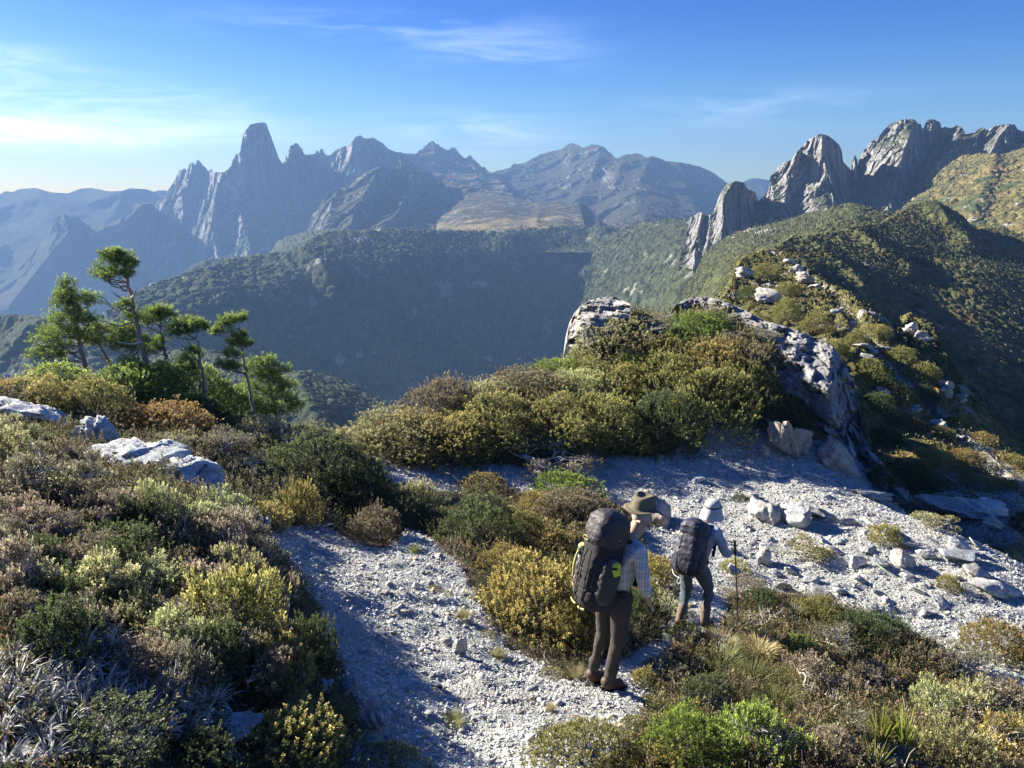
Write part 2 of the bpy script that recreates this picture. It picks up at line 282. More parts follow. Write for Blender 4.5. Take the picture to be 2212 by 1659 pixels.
# ---- buttress and plateau
layer('rock_buttress', [(655, 512), (662, 506), (666, 490), (669, 477), (676, 462), (685, 452), (691, 440), (697, 432), (712, 421), (729, 412), (742, 406), (752, 407), (765, 393), (777, 381), (790, 372), (809, 365), (815, 361), (822, 359), (840, 361), (858, 362), (862, 348), (866, 336), (870, 338), (873, 352), (877, 364), (905, 368), (940, 378), (980, 392), (1020, 405), (1061, 413), (1090, 440)],
      [(655, 540), (800, 530), (1090, 500)],
      [(662, 510, 1560), (697, 435, 1650), (752, 408, 1700), (822, 360, 1800), (873, 365, 1850), (950, 380, 2000), (1060, 415, 1800), (680, 520, 1450), (760, 510, 1400), (850, 500, 1400), (950, 480, 1500), (1060, 460, 1600), (820, 440, 1580), (930, 420, 1800), (1000, 400, 1880)],
      ridges=[([(822, 358), (800, 400), (772, 440), (752, 505)], 120, 105, 50), ([(866, 336), (868, 365)], 30, 8, 10), ([(892, 380), (880, 420), (858, 460), (822, 495)], 100, 55, 48), ([(729, 412), (712, 450), (700, 505)], 50, 35, 25), ([(925, 395), (930, 440)], 45, 28, 18)],
      step=(1.7, 1.8), jag=(1.5, .3), relief=[(70, 34, 5, 1.8, True, 41), (22, 11, 4, 1.5, True, 42), (26, 12, 1, 2.0, 'b', 44), (10, 5, 1, 1.6, 'b', 43)],
      colorf=lambda G, Nn, X, Y, hue: mixc(colrock(steep=(.36, .62), rock=ROCK*1.6, patch=35)(G, Nn, X, Y, hue), HEATH, sstep(880, 940, X)*(1-sstep(.4, .75, 1-Nn[..., 2]))*.75), mat=M_far, back=(200, 120, 4))
def meadcol(G, Nn, X, Y, hue):
    n = nzc(G, 90, 5); n2 = nzc(G, 22, 6)
    c = mixc(np.broadcast_to(np.array([.10, .092, .05]), G.shape), GOLD, sstep(.18, .5, .5*n+.25*n2+.62*np.exp(-((Y-487)/19)**2-((X-1090)/150)**2)))
    r = sstep(.28, .5, nzc(G, 26, 19)+.4*(1-Nn[..., 2])-.25*np.exp(-((Y-495)/14)**2)); c = mixc(c, ROCK*1.1, r)
    c = mixc(c, SCRUB, np.maximum(sstep(505, 512, Y), sstep(1240, 1310, X)))
    c = mixc(c, SCRUB*1.3, sstep(.0, .3, nzc(G, 30, 33))*.8); return mixc(c, ROCK*1.3, sstep(.25, .4, nzc(G, 12, 39))*.7)
layer('meadow_plateau', [(880, 515), (905, 492), (925, 478), (960, 460), (990, 438), (1022, 421), (1040, 418), (1064, 415), (1090, 425), (1120, 428), (1135, 432), (1141, 429), (1150, 436), (1173, 439), (1190, 434), (1205, 431), (1215, 436), (1230, 440), (1243, 439), (1256, 440), (1269, 445), (1280, 458), (1288, 468), (1300, 480), (1318, 490), (1350, 505)],
      [(880, 545), (1350, 545)], [(900, 500, 1500), (1022, 421, 1750), (1141, 430, 1700), (1243, 440, 1550), (1310, 488, 1400), (900, 540, 1250), (1000, 525, 1180), (1100, 520, 1160), (1200, 520, 1160), (1300, 520, 1180), (1100, 490, 1260), (1100, 465, 1380), (1000, 470, 1400), (1200, 470, 1350)],
      ridges=[([(1250, 440), (1262, 480)], 35, 25, 22), ([(1290, 465), (1300, 500)], 30, 22, 22), ([(1170, 438), (1160, 470)], 22, 20, 20)], step=(1.6, 1.2), jag=(2.5, .22), relief=[(60, 9, 4, 1, True, 51), (18, 5, 4, 1, True, 52)], colorf=meadcol, mat=M_far, back=(150, 60, 4))

# ---- forested valley walls
def forcol(base=FOREST, var=.5, rock=.0, dry=.3):
    def f(G, Nn, X, Y, hue):
        c = base*(1+var*(hue-.5)*1.6)[..., None]; c = mixc(c, SCRUB*1.35, sstep(.0, .45, nzc(G, 60, 21))*dry*2*hue)
        return mixc(c, ROCK*1.2, sstep(.50, .56, nzc(G, 26, 77)+rock)*.9)
    return f
layer('valley_wall', [(240, 690), (291, 650), (318, 638), (345, 628), (377, 615), (410, 604), (445, 592), (505, 573), (540, 568), (573, 564), (621, 560), (640, 551), (659, 541), (670, 532), (681, 525), (713, 514), (745, 512), (809, 509), (864, 506), (973, 509), (997, 511), (1077, 511), (1120, 507), (1166, 503), (1230, 497), (1288, 500), (1310, 503), (1345, 503), (1380, 510)],
      [(240, 830), (500, 890), (800, 930), (1100, 900), (1380, 760)],
      [(300, 655, 690), (445, 592, 800), (573, 564, 880), (700, 520, 950), (864, 506, 1030), (1077, 511, 1120), (1250, 498, 1180), (1345, 503, 1150), (300, 700, 610), (445, 650, 700), (600, 610, 790), (700, 600, 830), (864, 560, 930), (1077, 560, 1040), (1250, 560, 1090),
       (300, 820, 560), (500, 880, 650), (750, 900, 760), (1000, 880, 860), (1250, 800, 960), (1345, 700, 990), (700, 740, 790), (1000, 700, 920), (1200, 680, 1010)],
      ridges=[([(650, 545), (690, 575), (715, 615), (728, 650)], 42, 60, 75), ([(1100, 511), (1085, 530), (1080, 545)], 22, 70, 60), ([(1300, 503), (1290, 540), (1270, 600)], 26, 30, 30), ([(450, 592), (480, 640), (540, 700)], 16, 60, 60)],
      step=(1.7, 1.7), jag=(2.2, .25), relief=[(120, 12, 4, 1.2, True, 61), (40, 4, 3, 1.2, True, 62)], canopy=(8.5, 6.0, None), colorf=forcol(FOREST*1.1), mat=M_wood, back=(160, 60, 6), lam=3e-3)
layer('rear_shoulder', [(250, 690), (290, 664), (330, 640), (355, 628), (385, 612), (416, 586), (440, 574), (457, 568), (500, 566), (537, 567), (565, 566), (579, 562), (590, 550), (601, 535), (610, 524), (617, 520), (640, 515), (662, 509), (680, 505), (697, 503), (730, 501), (760, 503)],
      [(250, 700), (290, 700), (445, 620), (580, 590), (760, 540)], [(290, 660, 1000), (457, 568, 1250), (579, 562, 1350), (617, 520, 1400), (697, 503, 1400), (760, 503, 1380), (330, 690, 940), (457, 610, 1130), (600, 570, 1180), (700, 530, 1200)],
      step=(2, 2), jag=(2, .2), relief=[(90, 12, 4, 1, True, 66)], canopy=(9, 6, None), colorf=forcol(), mat=M_wood, back=(120, 80, 4))
layer('low_slope', [(-460, 730), (-200, 700), (0, 698), (42, 698), (75, 700), (92, 703), (130, 715), (200, 745), (260, 775)], [(-460, 900), (-200, 880), (260, 860)], [(-440, 730, 660), (-440, 880, 480), (-150, 700, 640), (0, 698, 600), (92, 703, 560), (250, 775, 520), (-100, 860, 520), (100, 850, 480), (200, 850, 470)],
      ridges=[([(92, 703), (60, 730), (10, 790)], 14, 30, 30)], step=(2, 2), jag=(2, .2), relief=[(80, 14, 4, 1, True, 67)], canopy=(8, 5, None), colorf=forcol(), mat=M_wood, back=(120, 80, 4))
layer('lower_spur', [(230, 850), (280, 805), (352, 776), (400, 768), (480, 775), (560, 798), (608, 821), (640, 818), (672, 819), (708, 826), (735, 836), (760, 845), (800, 864), (860, 900), (900, 960)], [(230, 1000), (900, 1020)],
      [(280, 805, 430), (400, 768, 460), (608, 821, 430), (708, 826, 440), (800, 864, 440), (280, 980, 250), (450, 980, 255), (620, 980, 265), (800, 980, 290), (608, 880, 340), (400, 860, 340), (720, 880, 350), (880, 960, 320)],
      ridges=[([(640, 818), (655, 860), (690, 930)], 26, 60, 60)], step=(1.8, 1.8), jag=(3, .2), relief=[(50, 7, 4, 1, True, 68)], canopy=(5.2, 3.6, None), colorf=forcol(FOREST*1.25, .6, dry=.5), mat=M_wood, back=(100, 60, 4))
layer('lit_forest_slope', [(1255, 700), (1268, 650), (1275, 600), (1290, 545), (1305, 520), (1340, 508), (1365, 500), (1387, 494), (1415, 491), (1445, 487), (1465, 486), (1486, 485), (1505, 480), (1540, 485), (1600, 500)], [(1255, 760), (1600, 760)],
      [(1270, 650, 840), (1300, 530, 980), (1387, 494, 950), (1486, 485, 850), (1600, 500, 760), (1270, 740, 760), (1400, 700, 600), (1500, 680, 500), (1600, 680, 430), (1400, 580, 730), (1500, 560, 620), (1600, 580, 520)],
      step=(1.7, 1.7), jag=(2.5, .25), relief=[(90, 9, 4, 1.2, True, 71)], canopy=(7.5, 5.5, None), colorf=forcol(np.array([.058, .072, .038]), .7, dry=.45), mat=M_wood, back=(120, 70, 4))
# ---- crags of the right-hand ridge
cragcol = colrock(steep=(.28, .55), rock=ROCK*np.array([1.28, 1.3, 1.34]), scrub=SCRUB*1.15, patch=14, amount=.06)
layer('leaning_crag', [(1468, 560), (1477, 525), (1484, 498), (1491, 471), (1500, 466), (1509, 459), (1517, 459), (1526, 466), (1536, 464), (1546, 445), (1549, 436), (1552, 426), (1558, 414), (1562, 407), (1570, 399), (1578, 394), (1584, 394), (1589, 391), (1598, 392), (1607, 394), (1611, 402), (1616, 410), (1623, 411), (1629, 413), (1634, 420), (1637, 429), (1642, 450), (1650, 470)],
      [(1468, 575), (1520, 590), (1650, 540)], [(1475, 540, 590), (1517, 460, 610), (1552, 430, 590), (1589, 391, 600), (1637, 429, 620), (1480, 570, 560), (1520, 580, 545), (1560, 540, 560), (1640, 510, 600)],
      ridges=[([(1587, 391), (1566, 420), (1563, 470), (1556, 520)], 38, 34, 60), ([(1517, 459), (1508, 500), (1500, 550)], 18, 26, 22), ([(1536, 464), (1530, 510), (1523, 560)], 16, 14, 20)],
      step=(1.25, 1.6), jag=(1.5, .4), relief=[(38, 13, 5, 2.2, True, 81), (15, 5, 1, 2.6, 'b', 82), (5.5, 2.4, 1, 2.2, 'b', 83), (2.2, .8, 1, 1.6, 'b', 80)], colorf=cragcol, mat=M_crag, back=(60, 120, 5))
layer('dome_crag', [(1630, 470), (1637, 434), (1645, 429), (1653, 419), (1661, 410), (1662, 395), (1664, 381), (1675, 370), (1685, 358), (1696, 349), (1709, 346), (1715, 336), (1722, 327), (1733, 315), (1744, 304), (1752, 298), (1760, 293), (1766, 290), (1773, 289), (1781, 290), (1789, 293), (1800, 301), (1811, 311), (1816, 320), (1819, 330), (1821, 349), (1827, 355), (1834, 362), (1839, 367), (1840, 349), (1843, 341), (1846, 336), (1849, 337), (1853, 347), (1854, 370), (1858, 400)],
      [(1630, 540), (1750, 520), (1858, 480)], [(1640, 430, 620), (1664, 381, 620), (1722, 327, 620), (1773, 289, 625), (1819, 330, 630), (1850, 345, 660), (1640, 530, 540), (1700, 510, 535), (1780, 490, 540), (1850, 470, 600)],
      ridges=[([(1776, 289), (1776, 330), (1790, 380), (1800, 440), (1800, 480)], 46, 95, 50), ([(1722, 327), (1705, 380), (1692, 450), (1690, 510)], 20, 45, 26), ([(1664, 381), (1672, 430), (1668, 500)], 14, 22, 30), ([(1847, 336), (1847, 400)], 14, 8, 8)],
      step=(1.25, 1.6), jag=(1.6, .35), relief=[(55, 17, 5, 1.5, True, 84), (24, 7, 1, 2.0, 'b', 85), (9, 3.6, 1, 1.7, 'b', 86), (3.4, 1.4, 1, 1.3, 'b', 80)], colorf=cragcol, mat=M_crag, back=(80, 160, 5))
layer('twin_crag', [(1838, 480), (1842, 440), (1849, 390), (1856, 340), (1864, 328), (1872, 317), (1882, 305), (1895, 298), (1906, 285), (1917, 272), (1931, 264), (1946, 258), (1960, 258), (1975, 257), (1980, 262), (1984, 268), (1989, 266), (1991, 276), (1995, 277), (1998, 268), (2002, 261), (2009, 257), (2016, 258), (2024, 260), (2032, 266), (2029, 277), (2042, 274), (2055, 277), (2062, 272), (2067, 271), (2077, 274), (2082, 282), (2087, 290), (2096, 287), (2106, 285), (2112, 280), (2119, 276), (2128, 276), (2131, 282), (2138, 278), (2144, 274), (2157, 270), (2170, 269), (2181, 268), (2192, 269), (2199, 280), (2212, 284), (2290, 300), (2400, 285), (2560, 320)],
      [(1838, 520), (1980, 500), (2100, 400), (2290, 360), (2560, 380)], [(1845, 420, 640), (1872, 317, 660), (1946, 258, 680), (2016, 258, 700), (2067, 272, 700), (2170, 269, 640), (2280, 300, 600), (1850, 510, 560), (1920, 500, 545), (1990, 460, 560), (2060, 400, 600), (2150, 370, 590), (2280, 350, 560), (2540, 320, 560), (2540, 380, 520)],
      ridges=[([(1975, 257), (1962, 300), (1945, 350), (1930, 400), (1915, 460)], 50, 105, 55), ([(2016, 258), (2008, 290)], 24, 20, 20), ([(2077, 274), (2064, 310), (2025, 350), (1990, 400)], 36, 34, 60), ([(2128, 276), (2090, 310), (2070, 350)], 16, 40, 30), ([(2180, 268), (2150, 310), (2130, 350)], 22, 45, 50), ([(2042, 274), (2030, 310), (2010, 340)], 16, 14, 20)],
      step=(1.25, 1.6), jag=(1.6, .35), relief=[(60, 18, 5, 1.5, True, 87), (24, 7, 1, 2.0, 'b', 88), (9, 3.6, 1, 1.7, 'b', 89), (3.4, 1.4, 1, 1.3, 'b', 79)], colorf=cragcol, mat=M_crag, back=(90, 160, 5))
# ---- golden heath slope, right edge
def slopecol(G, Nn, X, Y, hue):
    c = np.array([.125, .115, .045])*(1+.8*(hue-.5))[..., None]; c = mixc(c, np.array([.20, .16, .07]), sstep(.1, .4, nzc(G, 25, 5))*.8); c = mixc(c, FOREST*1.3, sstep(-.05, -.4, nzc(G, 14, 7)))
    return mixc(c, ROCK*1.3, sstep(.50, .55, nzc(G, 9, 17)))
layer('golden_slope', [(1900, 500), (1925, 478), (1945, 462), (1965, 445), (1990, 428), (2010, 410), (2022, 392), (2040, 372), (2060, 358), (2080, 345), (2105, 342), (2128, 340), (2150, 342), (2176, 341), (2190, 335), (2212, 330), (2290, 310), (2420, 290), (2620, 300)], [(1900, 560), (2290, 620), (2620, 700)],
      [(1925, 478, 520), (2029, 385, 560), (2100, 342, 580), (2212, 330, 540), (2290, 310, 500), (2600, 300, 400), (2600, 690, 210), (1920, 550, 430), (2060, 560, 350), (2212, 600, 290), (2290, 600, 270), (2100, 450, 440), (2212, 450, 400)],
      ridges=[([(2150, 342), (2130, 400), (2100, 470)], 16, 60, 50)], step=(1.7, 1.7), jag=(2, .25), relief=[(60, 9, 4, 1, True, 91), (14, 2.2, 3, 1, True, 92)], canopy=(3.6, 2.4, None), colorf=slopecol, mat=M_hill, back=(120, 80, 4))
# ---- shrubby shoulder in front of the crags (olive), left-facing
layer('olive_shoulder', [(1480, 640), (1505, 600), (1523, 563), (1539, 541), (1562, 522), (1580, 517), (1597, 512), (1615, 505), (1632, 498), (1655, 495), (1680, 490), (1705, 483), (1728, 475), (1760, 470), (1780, 463), (1805, 457), (1820, 452), (1837, 450), (1860, 455), (1882, 461), (1910, 468), (1936, 472), (1960, 480), (1990, 500)], [(1480, 720), (1700, 660), (1990, 560)],
      [(1523, 565, 420), (1597, 513, 440), (1680, 492, 430), (1760, 472, 400), (1837, 451, 370), (1936, 474, 330), (1480, 700, 330), (1560, 660, 250), (1650, 620, 210), (1760, 560, 220), (1900, 530, 230), (1600, 580, 310), (1750, 510, 310), (1980, 500, 300)],
      ridges=[([(1837, 451), (1800, 490), (1720, 550)], 12, 60, 60)], step=(1.6, 1.6), jag=(2.5, .3), relief=[(45, 6, 4, 1, True, 93), (12, 1.6, 3, 1, True, 94)], canopy=(2.8, 2.0, None), colorf=forcol(SCRUB*.95, .8, dry=.3), mat=M_hill, back=(90, 60, 4))
# ---- big dark hillside falling away to the right
def darkcol(G, Nn, X, Y, hue):
    c = np.array([.115, .12, .055])*(1+.6*(hue-.5))[..., None]; c = mixc(c, np.array([.17, .125, .05]), sstep(.05, .4, nzc(G/np.array([1, 1, .6]), 9, 5))*.65); c = mixc(c, FOREST*.9, sstep(-.1, -.45, nzc(G, 7, 7)))
    return mixc(c, np.array([.3, .27, .22]), sstep(.52, .56, nzc(G, 4, 17)+.12*np.exp(-((X-2080)/60)**2-((Y-470)/40)**2)))
layer('dark_hillside', [(1500, 720), (1560, 650), (1610, 590), (1660, 553), (1680, 540), (1700, 530), (1712, 520), (1740, 522), (1765, 517), (1790, 510), (1830, 505), (1850, 498), (1876, 492), (1900, 490), (1920, 478), (1945, 465), (1962, 452), (1978, 445), (1998, 442), (2016, 440), (2032, 445), (2046, 454), (2064, 464), (2078, 474), (2090, 487), (2100, 497), (2112, 503), (2128, 499), (2145, 496), (2160, 493), (2174, 500), (2186, 506), (2212, 525), (2290, 560), (2440, 600), (2700, 720)],
      [(1500, 800), (1900, 1000), (2290, 1250), (2700, 1450)], [(1560, 650, 95), (1680, 545, 132), (1740, 525, 152), (1850, 500, 182), (1945, 466, 218), (2016, 440, 238), (2090, 487, 238), (2128, 499, 245), (2212, 525, 233), (2290, 560, 225), (1540, 760, 66), (1700, 700, 80), (1850, 800, 74), (2000, 900, 69), (2150, 1000, 65), (2290, 1100, 62),
       (1800, 600, 124), (1900, 560, 157), (2000, 560, 176), (2100, 600, 164), (2212, 680, 146), (2000, 720, 113), (2212, 850, 98), (1720, 600, 108), (2280, 1240, 58), (2680, 720, 180), (2680, 1000, 100), (2680, 1440, 52)],
      ridges=[([(2020, 440), (2045, 480), (2090, 520)], 14, 60, 40), ([(1850, 498), (1880, 530), (1960, 580)], 7, 45, 40), ([(1740, 522), (1790, 560), (1860, 620)], 5, 50, 40)],
      step=(1.7, 1.7), jag=(3.0, .3), relief=[(26, 3.0, 4, 1, True, 95), (7, .8, 3, 1, True, 96)], canopy=(1.25, .85, None), colorf=darkcol, mat=M_hill, back=(60, 50, 4), lam=3e-3)
# ---- ground far below, to the horizon
gx = np.linspace(-3300, 3300, 71); gy = np.linspace(-300, 3300, 73); GX, GY = np.meshgrid(gx, gy)
GP = np.stack([GX, GY, -700+60*fbm(np.stack([GX, GY, GX*0], -1)/800, 4, 3)], -1)
vf = mesh('valley_floor', GP, grid_faces(73, 71), M_wood, (np.broadcast_to(FOREST, GP.shape)*(1+.3*nzc(GP, 300))[..., None]).reshape(-1, 3), smooth=True)
link('valley_floor', vf, kind='structure')
# ================================================================== foreground ground
CTL = [(0, 0, -1.65), (-3, 0, -1.6), (3, 0, -2.2), (8, 0, -4.5), (-8, 0, -.9), (-14, 0, -.6), (14, 0, -8),
 (-4, 6, -2.5), (-6, 9, -2.95), (-3, 7, -2.98), (-3.6, 9, -3.55), (-5, 4, -2.0), (-2.6, 3, -2.25), (-8, 13, -3.55), (-5, 13, -4.1), (-3.6, 11, -4.25), (-10, 18, -5.2), (-4, 17, -6.2), (-8, 21, -7.5), (-12, 14, -3.8), (-10, 8, -2.35), (-14, 8, -2.0),
 (-1.75, 4.5, -2.95), (-1.3, 3, -2.75), (-7, 16.5, -4.4), (-16, 20, -7), (-12, 26, -12), (-2, 22, -8.5), (-16, 30, -18), (-3, 30, -16),
 (11.5, 12.5, -8.2), (15, 14, -11.5), (12, 18, -11.5), (10, 24, -12.5), (16, 24, -18), (16, 6, -8.5), (11, 8, -6.8), (6, 2, -4.2), (7.5, 5, -5.2),
 (3.8, 5, -4.45), (3, 6.5, -4.75), (5, 7, -5.3), (1.5, 3, -3.25), (3, 3, -3.4), (0, 2.6, -2.75), (1.2, 7.2, -4.75),
 (2, 34, -13), (8, 33, -13), (-2, 27, -10), (16, 34, -24), (20, 8, -12.5), (20, 20, -21), (20, 34, -30), (-20, 8, -1.6), (-20, 20, -8), (-10, 34, -20), (0, 20.5, -5.3), (3.0, 21.5, -4.2), (5.6, 22, -4.1), (3.5, 25.5, -4.6), (0, 24.5, -7.6), (7.5, 24, -5.2)]
CQ = [(900, 1650, 4.25), (1180, 1600, 4.65), (1313, 1490, 5.95), (800, 1400, 6.1), (700, 1250, 7.8), (650, 1160, 9.3), (870, 1180, 9.3), (1000, 1010, 15.5), (850, 1000, 15.2), (1500, 1100, 14.2), (1700, 970, 17.6), (1300, 1000, 16.2),
      (2100, 1200, 12.2), (1900, 1110, 13.9), (1800, 1300, 10.3), (2200, 1400, 9.2), (1515, 1365, 8.5), (1500, 1250, 10.6), (2195, 1215, 12.3), (1180, 1420, 6.6), (1000, 1300, 7.6), (1600, 1180, 12.3), (1130, 1150, 11.3), (1000, 1180, 9.8),
      (1780, 830, 20.1), (1700, 780, 21.6), (1800, 905, 19.2), (1845, 985, 18.0), (1600, 730, 23.0), (1250, 900, 18.8), (1450, 880, 19.2), (1600, 900, 18.6), (1000, 900, 18.2), (820, 940, 17.0), (1350, 800, 21)]
pts = [(x, y) for x, y, z in CTL]; zz = [z for x, y, z in CTL]
for px, py, D in CQ:
    p = at(px, py, D); pts.append((p[0], p[1])); zz.append(p[2])
ZT = TPS(pts, zz, 2e-3)
G1 = [(590, 1150), (650, 1140), (700, 1135), (780, 1165), (850, 1185), (870, 1150), (900, 1140), (960, 1190), (1010, 1250), (1060, 1320), (1100, 1390), (1160, 1420), (1250, 1470), (1330, 1430), (1400, 1395), (1450, 1340), (1490, 1330), (1500, 1385), (1440, 1410), (1400, 1500), (1380, 1560), (1330, 1610), (1180, 1720), (760, 1720), (790, 1560), (760, 1470), (710, 1380), (700, 1320), (640, 1230), (590, 1190)]
G2 = [(780, 990), (900, 1000), (1040, 1000), (1120, 1010), (1270, 1000), (1380, 985), (1470, 960), (1490, 900), (1650, 880), (1720, 950), (1860, 1000), (1940, 1040), (2100, 1090), (2420, 1230), (2420, 1600), (2130, 1480), (2000, 1410), (1850, 1330), (1720, 1285), (1620, 1270), (1570, 1290), (1560, 1380), (1500, 1385), (1450, 1330), (1400, 1250), (1390, 1130), (1290, 1090), (1150, 1070), (1060, 1045), (940, 1055), (860, 1050)]
xs = np.arange(-19, 19.5, .066); ys = np.concatenate([np.arange(.2, 14, .05), np.arange(14, 35, .09)])
TX, TY = np.meshgrid(xs, ys); TZ = ZT(np.stack([TX, TY], -1))
T0 = np.stack([TX, TY, TZ], -1); TPX, TPY = proj(T0)
wob = 26*fbm(np.stack([TX, TY, TX*0], -1)/1.1, 4, 5)
gm = (inpoly(TPX+wob, TPY+wob*.6, G1) | inpoly(TPX+wob, TPY+wob*.5, G2)) & (TY > 1.5)
def blur(a, n):
    for _ in range(n):
        a = (a+np.roll(a, 1, 0)+np.roll(a, -1, 0)+np.roll(a, 1, 1)+np.roll(a, -1, 1))/5
    return a
gsoft = blur(gm.astype(float), 6)
lump = fbm(T0/1.6, 4, 7)*.16+fbm(T0/.45, 4, 8)*.05
strat = fbm(np.stack([TX*.9+TY*.25, TY*2.2-TX*.5, TZ*3], -1)*1.2, 5, 9, ridged=True)*.055
T0[..., 2] += lump*(1-.35*gsoft)+strat*gsoft+fbm(T0/.12, 3, 10)*.022
soil = np.array([.055, .042, .028]); heath = np.array([.11, .085, .045]); grv = np.array([.36, .38, .37])
tcv = soil+(heath-soil)*sstep(-.2, .3, fbm(T0/.6, 4, 11))[..., None]
gcv = grv*(1+.3*fbm(T0/.35, 4, 12)+.35*fbm(T0/.06, 3, 13))[..., None]
gcv = mixc(gcv, np.array([.17, .13, .09]), sstep(.15, .5, fbm(T0/.9, 4, 14))*.35)
tcol = tcv+(gcv-tcv)*sstep(.35, .65, gsoft+.25*fbm(T0/.15, 3, 15))[..., None]
M_ground = mat_col("slate_grit_and_soil", .9, noise=[(9, .25), (60, .35), (220, .3)], bump=[(14, .8, .05), (70, .9, .012), (260, .8, .004)], spec=.25)
gme = mesh('ground', T0, grid_faces(*T0.shape[:2]), M_ground, tcol.reshape(-1, 3), smooth=True)
link('ground', gme, kind='structure')
BV = BVHTree.FromPolygons([tuple(v) for v in T0[::2, ::2].reshape(-1, 3).tolist()], grid_faces(*T0[::2, ::2].shape[:2]).tolist())
def zat(x, y):
    h = BV.ray_cast(Vector((x, y, 50)), Vector((0, 0, -1))); return h[0].z if h[0] else float(ZT(np.array([[x, y]]))[0])
# ---- the spur beyond the saddle, running on to the next knoll
def spurcol(G, Nn, X, Y, hue):
    c = np.array([.13, .12, .045])*(1+.7*(hue-.5))[..., None]
    gold_grass = sstep(1850, 1930, X)*sstep(820, 900, Y)*(1-sstep(2120, 2200, X-(Y-900)*.4)); c = mixc(c, np.array([.30, .21, .095]), gold_grass*sstep(-.25, .2, fbm(G/2.2, 4, 6)))  # golden grassy ground on the lower right part of the spur
    c = mixc(c, FOREST*1.2, sstep(.05, .4, fbm(G/1.8, 4, 8))*.8)
    band = [((1690, 548), (1740, 600), (1800, 650), (1850, 720), (1920, 800), (1980, 860), (2060, 930), (2150, 1010), (2240, 1080))]
    xl = np.interp(Y, [q[1] for q in band[0]], [q[0] for q in band[0]]); d = np.abs(X-xl)/(10+.045*(Y-540))
    r = sstep(1.15, .5, d+.8*fbm(G/1.6, 4, 18)); rk = np.array([.33, .32, .31])*(1+.3*fbm(G/.8, 4, 3))[..., None]
    r = np.maximum(r, sstep(.42, .5, fbm(G/3, 4, 28))); r = np.maximum(r, sstep(1020, 1060, Y)*sstep(1960, 2000, X)*(1-sstep(1180, 1200, Y)))
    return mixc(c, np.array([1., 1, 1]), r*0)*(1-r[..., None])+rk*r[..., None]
M_spur = mat_col("spur_heath_and_slate", .93, noise=[(1.2, .2), (7, .3), (25, .3)], bump=[(2.5, .9, .3), (9, .9, .08), (35, .8, .02)], spec=.15)
def spmask(G, Nn, X, Y):
    xl = np.interp(Y, [548, 600, 650, 720, 800, 860, 930, 1010, 1080], [1690, 1740, 1800, 1850, 1920, 1980, 2060, 2150, 2240]); d = np.abs(X-xl)/(10+.045*(Y-540))
    return sstep(.6, 1.3, d+.8*fbm(G/1.6, 4, 18))*(1-.75*sstep(1850, 1930, X)*sstep(860, 940, Y))
layer('spur_slope', [(1440, 760), (1500, 700), (1555, 664), (1575, 640), (1588, 600), (1600, 575), (1620, 560), (1650, 550), (1680, 548), (1700, 556), (1720, 572), (1740, 590), (1765, 608), (1790, 628), (1830, 648), (1850, 664), (1880, 690), (1905, 715), (1930, 735), (1950, 712), (1962, 694), (1990, 706), (2012, 722), (2022, 770), (2045, 800), (2075, 850), (2095, 878), (2120, 898), (2150, 920), (2212, 958), (2290, 1000), (2420, 1070), (2640, 1180)],
      [(1440, 900), (1700, 1060), (1900, 1200), (2100, 1330), (2290, 1420), (2640, 1620)],
      [(1680, 550, 74), (1600, 590, 62), (1560, 670, 46), (1850, 665, 48), (1700, 620, 58), (1700, 700, 40), (1850, 800, 30), (1960, 700, 47), (2012, 740, 42), (2080, 860, 34), (2212, 960, 29.5), (2290, 1000, 28), (1900, 900, 27.5), (2000, 1000, 22.5), (2212, 1150, 17), (2212, 1350, 14.5), (2620, 1180, 24), (2620, 1400, 15.5), (2620, 1610, 11.5), (2100, 1080, 20.5), (1900, 1150, 18.6), (1700, 950, 25), (1480, 850, 33), (1480, 740, 38), (1780, 720, 38)],
      ridges=[([(1850, 664), (1900, 760), (1980, 850), (2080, 930), (2200, 1040)], 1.6, 60, 90)], step=(1.7, 1.7), jag=(4, .3), relief=[(7, .9, 4, 1, True, 98), (2, .3, 4, .6, True, 99)], canopy=(.62, .42, spmask), colorf=spurcol, mat=M_spur, back=(14, 14, 5), lam=3e-3)
SP = LAYERS['spur_slope'][4].data
_v = np.empty(len(SP.vertices)*3, np.float32); SP.vertices.foreach_get('co', _v); _v = _v.reshape(-1, 3)
_f = np.empty(len(SP.polygons)*4, np.int32); SP.polygons.foreach_get('vertices', _f)
BV2 = BVHTree.FromPolygons(_v.tolist(), _f.reshape(-1, 4).tolist())
def hit(px, py, which=None):
    d = Vector(ray(px, py).tolist()).normalized(); best = None
    for b in ((BV, BV2) if which is None else (which,)):
        h = b.ray_cast(Vector((0, 0, 0)), d)
        if h[0] is not None and (best is None or h[3] < best[3]): best = h
    return best

